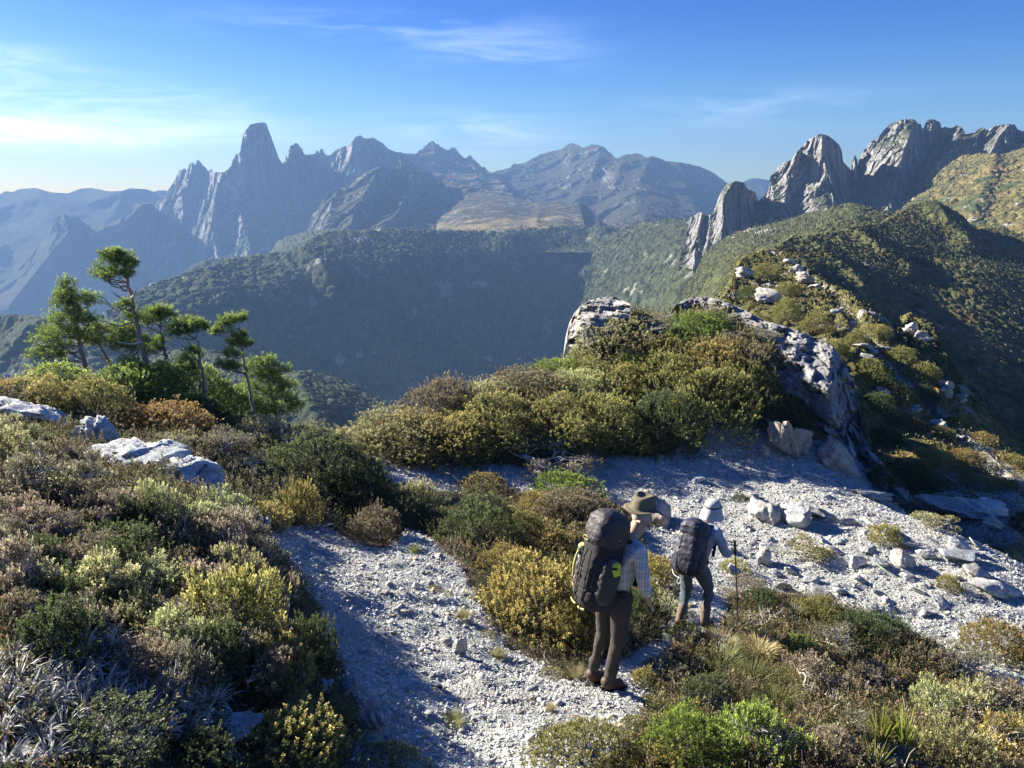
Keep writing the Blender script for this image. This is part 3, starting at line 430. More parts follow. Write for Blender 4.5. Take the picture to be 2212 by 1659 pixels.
# ================================================================== rocks
M_slate = mat_col("folded_slate", .82, noise=[(3, .25), (16, .28), (70, .25)], bump=[(9, .9, .06), (40, .8, .012)], spec=.35)
def ico(n):
    import bmesh
    bm = bmesh.new(); bmesh.ops.create_icosphere(bm, subdivisions=n, radius=1); V = np.array([v.co[:] for v in bm.verts]); F = np.array([[v.index for v in f.verts] for f in bm.faces]); bm.free(); return V, F
ICO = {n: ico(n) for n in (2, 3, 4, 5, 6)}
def rock_me(name, seed, dims, n=4, strata=(.3, .2, 1.0), cuts=9, tone=(.30, .31, .32), rough=1.0, mat=None):
    r = np.random.default_rng(seed); V, F = ICO[n]; V = V.copy()
    for k in range(cuts+7):
        d = r.normal(size=3); d /= np.linalg.norm(d); h = r.uniform(.36, .8); s = V@d; V -= np.maximum(s-h, 0)[:, None]*d*.98
    V *= np.array(dims)/1.6; sn = np.array(strata, float); sn /= np.linalg.norm(sn); m = max(dims)
    q = V@sn/(m*.055)+1.2*fbm(V/(m*.5), 3, seed); fr = q-np.floor(q); lay = _h(np.floor(q).astype(np.int64), np.zeros(len(V), np.int64), np.zeros(len(V), np.int64), seed)
    nn = V/np.linalg.norm(V, axis=1, keepdims=True); nn = nn-(nn@sn)[:, None]*sn[None]*.8
    q2 = V/(m*.2); q2 = q2+(q2@sn)[:, None]*sn[None]*1.5; f1, bid = worley(q2+.3*fbm(q2, 2, seed)[:, None], seed); V = V+nn*((bid-.5)*.075*m*rough)[:, None]
    V = V+nn*((lay-.5)*.11*m*rough+.03*m*(fr-.5))[:, None]+nn*(fbm(V/(m*.3), 4, seed+3)*.07*m*rough)[:, None]+nn*(fbm(V/(m*.07), 3, seed+4)*.025*m)[:, None]
    c = np.array(tone)*1.15*(1+.3*(bid-.5)+.35*(lay-.5)+.3*fbm(V/(m*.2), 4, seed+5))[:, None]
    li = sstep(.2, .5, fbm(V/(m*.16)+5, 4, seed+6)); c = c+(np.array([.40, .36, .30])-c)*(li*.35)[:, None]
    return mesh(name, V, F, mat or M_slate, np.clip(c, 0, 1), smooth=False)
def rot(o, e): o.rotation_euler = [R(a) for a in e]
def place_rock(px, py, wq, hq, seed, dims, e, label, n=4, sink=.25, cat='rock', name='rock', group=None, bv=None, tone=(.30, .31, .32), strata=(.3, .2, 1), D=None, rough=1.0, cuts=9):
    """px,py: picture point at the middle of the rock's foot; wq: its width there"""
    if D is None:
        h = hit(px, py, bv); P = h[0]
    else: P = Vector(at(px, py, D).tolist())
    dist = P.y*cp-P.z*sp; s = wq*dist/FQ
    me = rock_me(name, seed, np.array(dims)*s, n, strata, cuts, tone, rough); o = link(name, me, label=label, category=cat)
    if group: o['group'] = group
    zh = dims[2]*s*.5; o.location = (P.x, P.y+dims[1]*s*.25, P.z+zh*(1-2*sink)); rot(o, e); return o
# image-traced slabs with real thickness, closed behind
def slab(name, crest, base, ctrl, label, strat_dir, thick, relief, mat=None, tone=(.33, .33, .33), step=2.0, jag=(2, .2), ridges=(), cat='rock outcrop', lay_th=.09, lay_amp=.10, blk=.6):
    cr = np.array(crest, float); ba = np.array(base, float); x_ = np.arange(cr[0, 0], cr[-1, 0]+step, step)
    yc = np.interp(x_, cr[:, 0], cr[:, 1])+jag[0]*fbm(np.stack([x_*jag[1], x_*0, x_*0+7.7], -1), 4, 5); yb = np.interp(x_, ba[:, 0], ba[:, 1])
    nr = int(max(8, (yb-yc).max()/step)); v = np.linspace(0, 1, nr)[:, None]; X = np.repeat(x_[None], nr, 0); Y = yc+(np.maximum(yb, yc+3)-yc)*v
    c = np.array(ctrl, float); D = np.exp(TPS(c[:, :2], np.log(c[:, 2]), 1e-3)(np.stack([X, Y], -1)))-lineD(ridges, X, Y)
    of = []
    for j in range(X.shape[1]):
        hb = hit(X[-1, j], Y[-1, j], BV); of.append(np.clip(hb[0].y+.25-D[-1, j], -2., 2.) if hb is not None else 0)
    of = np.convolve(np.pad(of, 9, 'edge'), np.ones(19)/19, 'valid'); D = D+of[None]*(v**1.3)
    P = at(X, Y, D)
    sd_ = np.array(strat_dir, float); sd_ /= np.linalg.norm(sd_); q = P@sd_/lay_th+1.6*fbm(P/1.2, 4, 3)+.5*fbm(P/.3, 3, 4); iq = np.floor(q).astype(np.int64)
    lay = _h(iq, iq*0, iq*0, 5); fr = q-iq
    dd = lay_amp*(lay-.5)*(.4+.6*sstep(0, .35, fr)*sstep(1, .8, fr))
    for sc, am, oc, sd2 in relief: dd = dd+am*fbm(P/sc, oc, sd2, ridged=True)
    for sc, am, sd2 in ((1.1, .30, 61), (.42, .13, 62), (.15, .05, 63)):
        sc *= blk; am *= blk; al = (P@sd_)[..., None]*sd_; q = (P+al*1.8)/sc; q = q+.3*np.stack([fbm(q, 2, sd2+k) for k in (1, 2, 3)], -1); f1, h_ = worley(q, sd2); dd = dd+am*((h_-.5)*1.5-f1*.35)
    P = at(X, Y, D-dd); nb = 5; B = [P[0]+np.array([0, 1, 0])*thick*k/nb-np.array([0, 0, 1])*thick*.55*(k/nb)**1.6+np.array([0, 0, .12])*math.sin(k)*0 for k in range(nb, 0, -1)]
    G = np.concatenate([np.array(B), P], 0); la = np.concatenate([np.repeat(lay[:1], nb, 0), lay], 0)
    col = np.array(tone)*1.1*(1+.4*(la-.5)+.3*fbm(G/.5, 4, 6))[..., None]; col = mixc(col, np.array([.42, .40, .36]), sstep(.15, .45, fbm(G/.35, 4, 7))*.22); col = mixc(col, np.array([.30, .19, .08]), sstep(.32, .5, fbm(G/.9, 4, 9))*.18)
    me = mesh(name, G, grid_faces(*G.shape[:2]), mat or M_slate, np.clip(col, 0, 1).reshape(-1, 3), smooth=False); o = link(name, me, label=label, category=cat); return G, o
# knoll rock wall on the right
KW, _ = slab('rock_outcrop', [(1470, 655), (1500, 641), (1530, 640), (1560, 650), (1600, 664), (1640, 688), (1700, 706), (1760, 728), (1800, 748), (1826, 785), (1845, 830), (1856, 870), (1861, 910), (1868, 945), (1885, 975), (1915, 1010), (1945, 1050), (1960, 1062)],
     [(1470, 700), (1560, 745), (1640, 800), (1680, 880), (1700, 960), (1760, 980), (1860, 1040), (1960, 1085)],
     [(1500, 641, 25.5), (1600, 664, 24), (1700, 706, 22.5), (1800, 748, 21.2), (1845, 830, 20.2), (1861, 910, 19.3), (1885, 975, 18.3), (1945, 1050, 16.6), (1560, 745, 21.5), (1640, 800, 20), (1690, 930, 18.2), (1760, 980, 17.2), (1860, 1040, 16.2), (1700, 760, 20.6), (1780, 820, 19.2), (1800, 900, 18.3), (1750, 870, 18.8)],
     'large fissured slate wall rising at the right end of the shrubby knoll', (.35, -.25, 1), 3.2, [(1.9, .30, 4, 21), (.5, .07, 4, 22)], ridges=[([(1800, 748), (1790, 820), (1800, 900), (1840, 980)], .5, 60, 30)], tone=(.20, .202, .205), lay_th=.21, lay_amp=.55, blk=.9)
slab('rock_outcrop', [(1225, 740), (1227, 715), (1232, 695), (1242, 675), (1255, 660), (1275, 648), (1300, 642), (1330, 642), (1360, 655)], [(1225, 752), (1255, 752), (1300, 735), (1360, 700)],
     [(1230, 700, 22.3), (1275, 648, 23.2), (1330, 642, 23.4), (1230, 750, 21.8), (1300, 730, 21.2), (1350, 690, 21.8), (1260, 700, 21.6)], 'pale rounded lichen-covered rock jutting out at the left crest of the knoll', (.2, .1, 1), 1.6, [(.9, .22, 4, 31), (.25, .05, 4, 32)], tone=(.30, .29, .27))
# left outcrops
LR = [(20, 925, 150, (1.5, .9, .5), (6, 12, 10), 'long flat slate ledge at the left frame edge'), (105, 935, 120, (1.3, .9, .55), (8, 20, -10), 'tilted slate ledge right of the left-edge ledge'), (215, 972, 118, (1.1, .9, .85), (5, 18, 15), 'pointed pale slate block below the pines'),
      (160, 965, 70, (1.1, .8, .5), (0, 15, 30), 'low grey slate piece left of the pointed block'), (285, 1030, 170, (1.4, 1.1, .5), (10, 14, 10), 'broad fractured white-grey slate slab on the left slope'), (390, 1060, 150, (1.4, 1.0, .45), (8, 20, -5), 'sloping white-grey slab right of the broad one'),
      (355, 1000, 80, (1.1, .8, .6), (0, 24, 20), 'upright pale block topping the white-grey slabs'), (240, 1010, 70, (1.1, .8, .5), (0, 10, 40), 'small pale slab left of the broad white-grey one'), (455, 1070, 80, (1.2, .8, .4), (0, 18, 0), 'small sloping slate slab ending the pale outcrop')]
for i, (px, py, wq, dims, e, label) in enumerate(LR):
    place_rock(px, py-6, wq*.74, 0, 250+i, dims, e, label, n=5, tone=(.34, .37, .39), strata=(.45, -.2, 1), sink=.16, rough=1.3)
BR = [ # px, py(foot), width, dims, euler, tone, strata, label
 (1717, 992, 100, (1.0, .7, 1.35), (8, -12, 20), (.34, .31, .28), (1, 0, .2), 'upright rounded boulder leaning on the slate wall', 5),
 (1815, 1020, 132, (1.0, .7, .62), (10, 28, -10), (.36, .33, .29), (.2, 0, 1), 'broad tilted boulder with pale top at the foot of the slate wall', 5),
 (1652, 990, 34, (.5, .5, 1.2), (0, -30, 10), (.36, .33, .29), (1, 0, .2), 'thin pale shard leaning left of the upright boulder', 4),
 (1722, 1140, 78, (1, .8, .8), (10, 20, 30), (.30, .32, .34), (1, .2, .4), 'blue-grey angular slate block standing amid the scree', 4),
 (1668, 1130, 88, (1, .8, .65), (0, 35, 0), (.42, .42, .41), (1, 0, .5), 'whitish splintered slate fin beside the blue-grey block', 4),
 (1775, 1120, 85, (1.2, .6, .35), (0, 15, -20), (.27, .29, .31), (0, 0, 1), 'low dark slate ledge beyond the blue-grey block', 4),
 (1430, 1130, 100, (1, .8, .7), (0, 38, 10), (.44, .38, .32), (1, 0, .5), 'tan slate fin jutting up behind the brown felt hat', 4),
 (1478, 1155, 44, (1, .8, .8), (10, 10, 40), (.46, .42, .36), (0, .3, 1), 'small pale block between the two hikers', 4),
 (1650, 1220, 50, (1, .8, .8), (0, 10, 20), (.42, .41, .38), (.5, 0, 1), 'pale slate wedge left of the small round scree shrub', 4),
 (1850, 1225, 42, (1, .8, .85), (0, 20, 0), (.55, .54, .52), (.5, 0, 1), 'white quartz-streaked stone on the scree', 4),
 (1952, 1225, 62, (1, .8, .75), (0, 35, 0), (.44, .41, .37), (1, 0, .4), 'pinkish-grey slanted rock left of the round golden shrub', 4),
 (2130, 1120, 95, (1, .8, .55), (0, 8, 0), (.52, .51, .50), (.1, 0, 1), 'whitish weathered boulder perched on the right-hand slab', 5),
 (2085, 1115, 130, (1.6, .7, .28), (0, 6, 0), (.40, .38, .34), (.1, 0, 1), 'long flat slab under the whitish boulder', 4),
 (2155, 1145, 50, (1, .8, .6), (0, 10, 30), (.46, .45, .42), (.1, 0, 1), 'rounded pale stone just below the whitish boulder', 4),
 (2068, 1190, 48, (1, .9, .95), (0, 8, 10), (.36, .39, .43), (.2, 0, 1), 'squarish blue-grey boulder right of the pale shrub', 4),
 (2085, 1215, 80, (1.2, .7, .4), (0, 10, 0), (.30, .32, .34), (0, 0, 1), 'flat dark slate piece in the rubble at the right', 4),
 (2120, 1250, 70, (1.1, .8, .5), (5, 12, 20), (.38, .36, .33), (0, 0, 1), 'stepped slate slab low in the right-hand rubble', 4),
 (2170, 1290, 90, (1.3, .8, .4), (0, 18, 0), (.36, .37, .38), (0, .1, 1), 'broad slate slab at the right frame edge', 4),
 (1950, 1090, 70, (1.1, .6, .5), (0, 38, -10), (.45, .40, .33), (1, 0, .8), 'leaning tan slate blade near the ridge edge', 4),
 (1880, 1080, 110, (1.3, .6, .25), (0, 10, 0), (.30, .31, .32), (0, 0, 1), 'long thin dark ledge under the slate wall', 4),
 (1300, 972, 34, (1, .8, .6), (0, 5, 0), (.44, .42, .40), (0, 0, 1), 'small pale stone under the knoll shrubs, left one', 3),
 (1243, 968, 30, (1, .8, .6), (0, 5, 40), (.44, .42, .40), (0, 0, 1), 'tiny pale stone under the knoll shrubs, further left', 3),
 (1503, 925, 40, (1, .8, .7), (0, 5, 10), (.38, .37, .36), (0, 0, 1), 'grey stone half hidden under the dark knoll shrubs', 3),
 (568, 1150, 46, (.9, .6, 1.2), (0, 14, 10), (.38, .43, .44), (1, 0, .3), 'flat-faced upright slate slab at the head of the path', 4),
 (500, 1600, 110, (1.2, .9, .45), (8, 5, 20), (.36, .40, .44), (0, .1, 1), 'large pale blue-grey slab at the bottom left', 5),
 (482, 1560, 60, (1, .8, .4), (5, 8, 0), (.50, .52, .54), (0, .1, 1), 'bright flat stone lying on the bottom-left slab', 4),
 (500, 1650, 50, (1, .8, .5), (5, 20, 0), (.34, .39, .42), (.6, 0, 1), 'small grey slab just below the big bottom-left slab', 4),
 (700, 1500, 60, (.7, .6, .9), (0, 40, 10), (.28, .31, .35), (1, 0, .3), 'dark foliated slate blade left of the lower path', 4),
 (745, 1505, 60, (.7, .6, .8), (0, 45, 10), (.26, .29, .33), (1, 0, .3), 'second dark slate blade touching the path edge', 4),
 (800, 1580, 80, (.8, .7, 1.2), (0, -8, 15), (.30, .33, .37), (1, 0, .2), 'wavy dark slate face at the lower left edge of the path', 4),
 (815, 1625, 56, (1, .8, .7), (0, 10, 20), (.40, .43, .46), (0, .2, 1), 'wedge of grey slate at the bottom edge of the path', 4),
 (990, 1415, 52, (.8, .6, .9), (0, 12, 10), (.40, .40, .40), (1, 0, .4), 'split slate wedge on the sunlit part of the path', 4),
 (968, 1394, 30, (1, .7, .6), (0, 12, 10), (.48, .47, .45), (0, 0, 1), 'pale flat stone touching the split slate wedge', 3),
 (900, 1272, 22, (.8, .6, 1.2), (0, 8, 10), (.50, .48, .46), (1, 0, .3), 'small upright pale stone where sun crosses the path', 3),
 (1430, 990, 26, (1, .8, .5), (0, 5, 30), (.42, .42, .42), (0, 0, 1), 'flat grey stone at the knoll foot right of the orange shrub', 3),
 (1885, 765, 40, (1, .8, .4), (0, 0, 0), (.40, .38, .36), (0, 0, 1), 'thin slab on the far spur path', 3)]
for i, (px, py, wq, dims, e, tone, stt, label, n) in enumerate(BR):
    nm = 'boulder' if 'boulder' in label else 'rock'
    place_rock(px, py, wq, 0, 300+i, dims, e, label, n=n, tone=tuple(x*.82 for x in tone), strata=stt, cat='boulder' if nm == 'boulder' else 'rock', name=nm)
ORD = ['leftmost', 'second from the left', 'third from the left', 'fourth from the left', 'fifth from the left', 'sixth from the left', 'seventh from the left', 'eighth from the left', 'ninth from the left', 'tenth from the left', 'eleventh from the left', 'twelfth from the left', 'thirteenth from the left', 'fourteenth from the left', 'fifteenth from the left', 'sixteenth from the left', 'seventeenth from the left', 'eighteenth from the left', 'nineteenth from the left', 'twentieth from the left']
FR = [(1655, 655, 60, .7, 'large pale rock face on the near side of the far spur'), (1610, 600, 40, .8, 'pale pinkish block at the left edge of the far spur'), (1968, 722, 40, .8, 'sunlit square block on the spur edge, upper one'), (1998, 735, 44, .7, 'sunlit square block on the spur edge, lower one'), (2050, 858, 46, 1.2, 'upright grey crag on the spur edge'), (2078, 868, 36, .9, 'pointed grey rock right of the upright crag'),
      (1870, 752, 50, .35, 'low white ledge beside the spur track'), (1925, 765, 60, .35, 'white slab on the spur below the sunlit blocks'), (1745, 612, 60, .4, 'flat pale slab on the spur crest'), (1720, 590, 36, .35, 'narrow white slab high on the spur crest'), (1905, 850, 40, .6, 'grey ledge among the spur shrubs')]
for i, (px, py, wq, hh, label) in enumerate(FR):
    place_rock(px, py, wq, 0, 400+i, (1, .8, hh), (0, 12, 10*i), label, n=4, tone=(.34, .32, .295), strata=(.3, 0, 1), bv=BV2, cat='rock', name='rock', sink=.32, rough=1.6)
sc_ = [(1700, 560), (1716, 578), (1738, 596), (1762, 616), (1790, 640), (1818, 668), (1842, 700), (1868, 735), (1888, 775), (1915, 810), (1950, 850), (1985, 885), (2020, 915), (2060, 945), (2105, 985), (2150, 1020)]
for i, (px, py) in enumerate(sc_):
    place_rock(px+8*math.sin(i*2.1), py+6, 26+14*((i*37) % 5)/5, 0, 450+i, (1.3, .8, .45+.3*((i*13) % 3)/3), (5, 14, 40*i), f'broken grey ledge along the spur crest, {ORD[i].replace("from the left", "from the top").replace("leftmost", "topmost")}', n=3, tone=(.36, .35, .33), strata=(.3, 0, 1), bv=BV2, sink=.3, rough=1.8, group='broken ledges along the spur crest')
# loose stones one can count on the gravel
rp = np.random.default_rng(77); PL = []
for _ in range(600):
    x, y = rp.uniform(1580, 2215), rp.uniform(1075, 1340)
    if len(PL) < 40 and inpoly(x, y, G2) and all(math.hypot(x-a, (y-b)*1.6) > 34 for a, b in PL) and all(math.hypot(x-q[0], (y-q[1])*1.4) > q[2]*.6 for q in BR) and y > 1040+(x-1900)*.3: PL.append((x, y))
PL.sort(); up = [q for q in PL if q[1] < 1200]; lo = [q for q in PL if q[1] >= 1200]
for nm, gq in (('upper scree', up), ('lower scree', lo)):
    for k, (x, y) in enumerate(gq[:20]):
        place_rock(x, y, rp.uniform(26, 58), 0, 600+int(x), (1.1, .75, rp.uniform(.2, .5)), (rp.uniform(-15, 25), rp.uniform(5, 40), rp.uniform(-60, 60)), f'angular grey slate plate on the {nm}, {ORD[k]}', n=3, tone=(.30, .31, .315), strata=(.2, 0, 1), sink=.2, cuts=12, group='angular slate plates on the scree')
rs = np.random.default_rng(11); stones = [rock_me('stone', 500+k, (1, .75, .32), 3, (0, .1, 1), 7, [(.36, .38, .40), (.44, .43, .42), (.30, .32, .34), (.50, .49, .47)][k % 4]) for k in range(8)]
SL = []
for k in range(900):
    if len(SL) >= 110: break
    px, py = rs.uniform(600, 2200), rs.uniform(1000, 1640)
    if not (inpoly(px, py, G1) or inpoly(px, py, G2)): continue
    if any((px-a)**2+((py-b)*1.5)**2 < 30**2 for a, b, *_ in SL): continue
    h = hit(px, py, BV)
    if h is None: continue
    SL.append((px, py, h[0], h[1]))
SL.sort()
zones = [('on the shaded upper path', lambda x, y: x < 1000 and 1100 < y < 1330), ('on the lower path', lambda x, y: x < 1420 and y >= 1330), ('on the far left gravel', lambda x, y: x < 1150 and y <= 1100), ('on the gravel beyond the hikers', lambda x, y: x < 1560 and y <= 1330),
         ('on the scree below the boulders', lambda x, y: x < 1900 and y < 1160), ('on the middle scree', lambda x, y: x < 1900), ('on the upper right scree', lambda x, y: y < 1280), ('on the lower right scree', lambda x, y: True)]
cnt = {}
for px, py, P, nrm in SL:
    z = next(n for n, f in zones if f(px, py)); big = rs.random() < .35; key = (z, big); k = cnt.get(key, 0); cnt[key] = k+1
    if k >= len(ORD): continue
    dist = P.y*cp-P.z*sp; s = (rs.uniform(20, 34) if big else rs.uniform(11, 18))*dist/FQ
    if dist < 7: s *= .8
    o = link('stone', stones[int(rs.integers(8))], category='stone', group='loose slate stones on the gravel', label=f"{'larger' if big else 'small'} flat slate stone {z}, {ORD[k]}")
    o.location = P+Vector((0, 0, s*.06)); o.scale = (s, s, s*rs.uniform(.8, 1.5)); o.rotation_euler = (rs.uniform(-.4, .4), rs.uniform(-.4, .4), rs.uniform(0, 6.28))

# ================================================================== gravel (stuff): flat slate chips
def gravel(n, seed):
    r = np.random.default_rng(seed); idx = np.argwhere(gsoft > .08); P0 = T0[idx[:, 0], idx[:, 1]]
    wt = gsoft[idx[:, 0], idx[:, 1]]**1.5*np.where(idx[:, 0] > 276, 1.9, 1.0)/(1+.012*P0[:, 1]**2); wt *= (TPX[idx[:, 0], idx[:, 1]] > -50)*(TPX[idx[:, 0], idx[:, 1]] < 2420)
    ii = r.choice(len(idx), n, p=wt/wt.sum()); P = P0[ii]+np.c_[r.uniform(-.04, .04, (n, 2)), np.zeros(n)]
    D = P[:, 1]; s = .0064*np.exp(r.normal(0, .45, n))*(1+.065*D); bg_ = r.random(n) < .022; s = np.where(bg_, s*3.0, s); s = np.minimum(s, .065)
    k = 6; ang = (np.arange(k)[None]*2*np.pi/k)+r.uniform(-.35, .35, (n, k)); rad = r.uniform(.55, 1.25, (n, k)); asp = r.uniform(.3, .75, n)[:, None]
    px_ = np.cos(ang)*rad; py_ = np.sin(ang)*rad*asp; th = r.uniform(.05, .18, n)[:, None]
    top = np.stack([px_*.82, py_*.82, np.repeat(th, k, 1)+r.uniform(-.05, .05, (n, k))], -1); bot = np.stack([px_, py_, -np.repeat(th, k, 1)], -1)
    L = np.concatenate([top, bot], 1)*s[:, None, None]
    yaw = r.uniform(0, 6.28, n); a = r.normal(0, .24, n); b = r.normal(0, .24, n)
    def rt(L, t, i, j): c, s_ = np.cos(t)[:, None], np.sin(t)[:, None]; x, y = L[..., i].copy(), L[..., j].copy(); L[..., i] = c*x-s_*y; L[..., j] = s_*x+c*y
    rt(L, yaw, 0, 1); rt(L, a, 1, 2); rt(L, b, 0, 2); rt(L, r.uniform(0, 6.28, n), 0, 1)
    V = L+P[:, None]+np.array([0, 0, 1])*(s*.25)[:, None, None]
    base = np.arange(n)[:, None]*12; j = np.arange(6); F1 = base+j[None]; F2 = np.concatenate([np.stack([base[:, 0]+a_, base[:, 0]+6+a_, base[:, 0]+6+(a_+1) % 6, base[:, 0]+(a_+1) % 6], -1) for a_ in range(6)])
    t = r.random(n); c = np.array([.41, .42, .405])*(1+.22*fbm(P/1.3, 3, 44))[:, None]*np.exp(r.normal(0, .26, n))[:, None]; c = np.where((t > .975)[:, None], np.array([.62, .61, .59]), c); c = np.where(bg_[:, None], c*.72, c); c = np.where((t < .04)[:, None], np.array([.36, .25, .15]), c)
    me = mesh('gravel', V, [F1, F2], M_slate_s, np.repeat(np.clip(c, .03, .75), 12, 0)); link('gravel', me, kind='stuff', label='grey slate gravel and chips covering the path and saddle')
M_slate_s = mat_col("slate_chips", .75, noise=[(40, .2)], spec=.4)
gravel(260000, 5)
# ================================================================== plants
M_leaf = mat_col("shrub_foliage", .62, spec=.35, transl=.38, objvar=.22, hue=.012)
M_bark = mat_col("weathered_bark", .85, noise=[(20, .25)], spec=.2)
pr = np.random.default_rng(21)
def unit(v): return v/(np.linalg.norm(v, axis=-1, keepdims=True)+1e-9)
def leaves(base, dirn, L, W, col, r, curl=.25):
    """diamond leaves: base (n,3), direction (n,3)"""
    n = len(base); side = unit(np.cross(dirn, unit(r.normal(size=(n, 3))))); up = np.cross(side, dirn)
    L = np.broadcast_to(L, n)[:, None]; W = np.broadcast_to(W, n)[:, None]; mid = base+dirn*L*.55
    V = np.stack([base, mid-side*W*.5+up*L*.06, base+dirn*L-up*L*curl, mid+side*W*.5+up*L*.06], 1).reshape(-1, 3)
    F = np.arange(n*4).reshape(n, 4); return V, F, np.repeat(col, 4, 0)
def shoots(P, D, Ls, per, leafL, leafW, r, c0, c1, cv=.25, ang=.9, open_=0.0):
    """shoots at P along D: leaves spiral round each; colour runs c0 (foot) to c1 (tip)"""
    n = len(P); a = unit(np.cross(D, unit(r.normal(size=(n, 3))))); b = np.cross(D, a); B = []; DD = []; T = []
    for k in range(per):
        t = (k+.5)/per; ph = k*2.4+r.uniform(0, .5, n); rad = (np.cos(ph)[:, None]*a+np.sin(ph)[:, None]*b)
        an = ang*(1.15-.75*t)+r.normal(0, .15, n); B.append(P+D*(Ls*t)[:, None]+rad*leafW*.2); DD.append(unit(rad*np.sin(an)[:, None]+D*np.cos(an)[:, None])); T.append(np.full(n, t))
    B = np.concatenate(B); DD = np.concatenate(DD); T = np.concatenate(T); tipw = np.tile(r.random(n), per)
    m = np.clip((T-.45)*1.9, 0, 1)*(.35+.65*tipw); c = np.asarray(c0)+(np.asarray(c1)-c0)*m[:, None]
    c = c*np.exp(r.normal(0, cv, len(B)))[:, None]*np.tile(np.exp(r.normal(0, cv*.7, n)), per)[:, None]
    return leaves(B, DD, leafL*(1.1-.35*T)*r.uniform(.8, 1.2, len(B)), leafW*r.uniform(.8, 1.2, len(B)), np.clip(c, .008, .8), r)
def join(parts):
    V = []; F = []; C = []; o = 0
    for v, f, c in parts: V.append(v); F.append(f+o); C.append(c); o += len(v)
    return np.concatenate(V), F, np.concatenate(C)
def tube(pts, rad, col, k=4):
    pts = np.asarray(pts, float); n = len(pts); t = unit(np.gradient(pts, axis=0)); a = unit(np.cross(t, np.array([.31, .17, .93]))); b = np.cross(t, a)
    an = np.arange(k)*2*np.pi/k; rad = np.broadcast_to(rad, n); V = pts[:, None]+(np.cos(an)[None, :, None]*a[:, None]+np.sin(an)[None, :, None]*b[:, None])*rad[:, None, None]
    i = np.arange((n-1)*k); s = i//k; j = i % k; F = np.stack([s*k+j, s*k+(j+1) % k, (s+1)*k+(j+1) % k, (s+1)*k+j], -1)
    return V.reshape(-1, 3), F, np.broadcast_to(np.asarray(col, float), (n*k, 3))
def wiggle(p0, p1, n, amp, r):
    t = np.linspace(0, 1, n)[:, None]; w_ = np.cumsum(r.normal(0, 1, (n, 3)), 0); w_ -= w_[0]; w_ = w_-t*w_[-1]; return p0+(p1-p0)*t+w_*amp*np.linalg.norm(p1-p0)/math.sqrt(n)
def dome(n, r, low=-.15):
    z = low+(1-low)*r.random(n)**.8; a = r.uniform(0, 2*np.pi, n); s = np.sqrt(np.maximum(0, 1-z*z)); return np.stack([np.cos(a)*s, np.sin(a)*s, z], -1)
PALK = 1.75
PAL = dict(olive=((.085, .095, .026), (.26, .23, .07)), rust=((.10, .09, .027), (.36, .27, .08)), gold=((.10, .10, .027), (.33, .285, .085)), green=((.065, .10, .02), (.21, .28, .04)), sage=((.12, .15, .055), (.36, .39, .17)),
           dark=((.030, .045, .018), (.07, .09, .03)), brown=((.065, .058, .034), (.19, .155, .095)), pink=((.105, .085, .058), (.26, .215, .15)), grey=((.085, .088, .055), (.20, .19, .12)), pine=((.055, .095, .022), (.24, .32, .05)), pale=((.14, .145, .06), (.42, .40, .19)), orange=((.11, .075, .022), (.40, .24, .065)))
SZ = dict(S=.26, M=.6, L=1.15)
def foliage_dome(pal, size, seed, up=.45, Lsf=1.0, freq=2.2, depth=.42, dens=1.1, per=13, fill=.25):
    r = np.random.default_rng(seed); R0 = SZ[size]; leafL = {'S': .016, 'M': .024, 'L': .038}[size]; ns = int({'S': 420, 'M': 1150, 'L': 1900}[size]*dens)
    d = dome(ns, r); f1, cid = worley(d*freq+seed*3.1, seed); f2, _ = worley(d*freq*2.3+seed, seed+5)
    rad = 1-depth+depth*np.sqrt(np.maximum(0, 1-(f1*1.1)**2))+.09*np.sqrt(np.maximum(0, 1-f2*f2))+.34*fbm(d*1.3+seed, 3, seed)
    inn = r.random(ns) < fill; rad = np.where(inn, rad*r.uniform(.6, .9, ns), rad)*np.where(r.random(ns) < .14, r.uniform(1.04, 1.22, ns), 1); P = d*rad[:, None]*R0
    D = unit(d*(1-up)+np.array([0, 0, up])+r.normal(0, .2, (ns, 3))); c0, c1 = map(np.array, PAL[pal]); Ls = leafL*3.4*Lsf*r.uniform(.7, 1.3, ns)
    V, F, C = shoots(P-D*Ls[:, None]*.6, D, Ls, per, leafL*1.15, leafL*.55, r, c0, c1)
    C = C*np.tile(np.repeat(.8+.4*cid, 1), per).repeat(4)[:, None]
    tw = []
    for k in range({'S': 10, 'M': 22, 'L': 34}[size]):
        q = P[int(r.integers(ns))]*.93; tw.append(tube(wiggle(np.array([q[0]*.1, q[1]*.1, -.12*R0]), q, 6, .12, r), np.linspace(.016, .004, 6)*R0/.6, (.20, .165, .13), 3))
    return (V/R0, F, C), (lambda t: (t[0]/R0, t[1], t[2]))(join(tw))
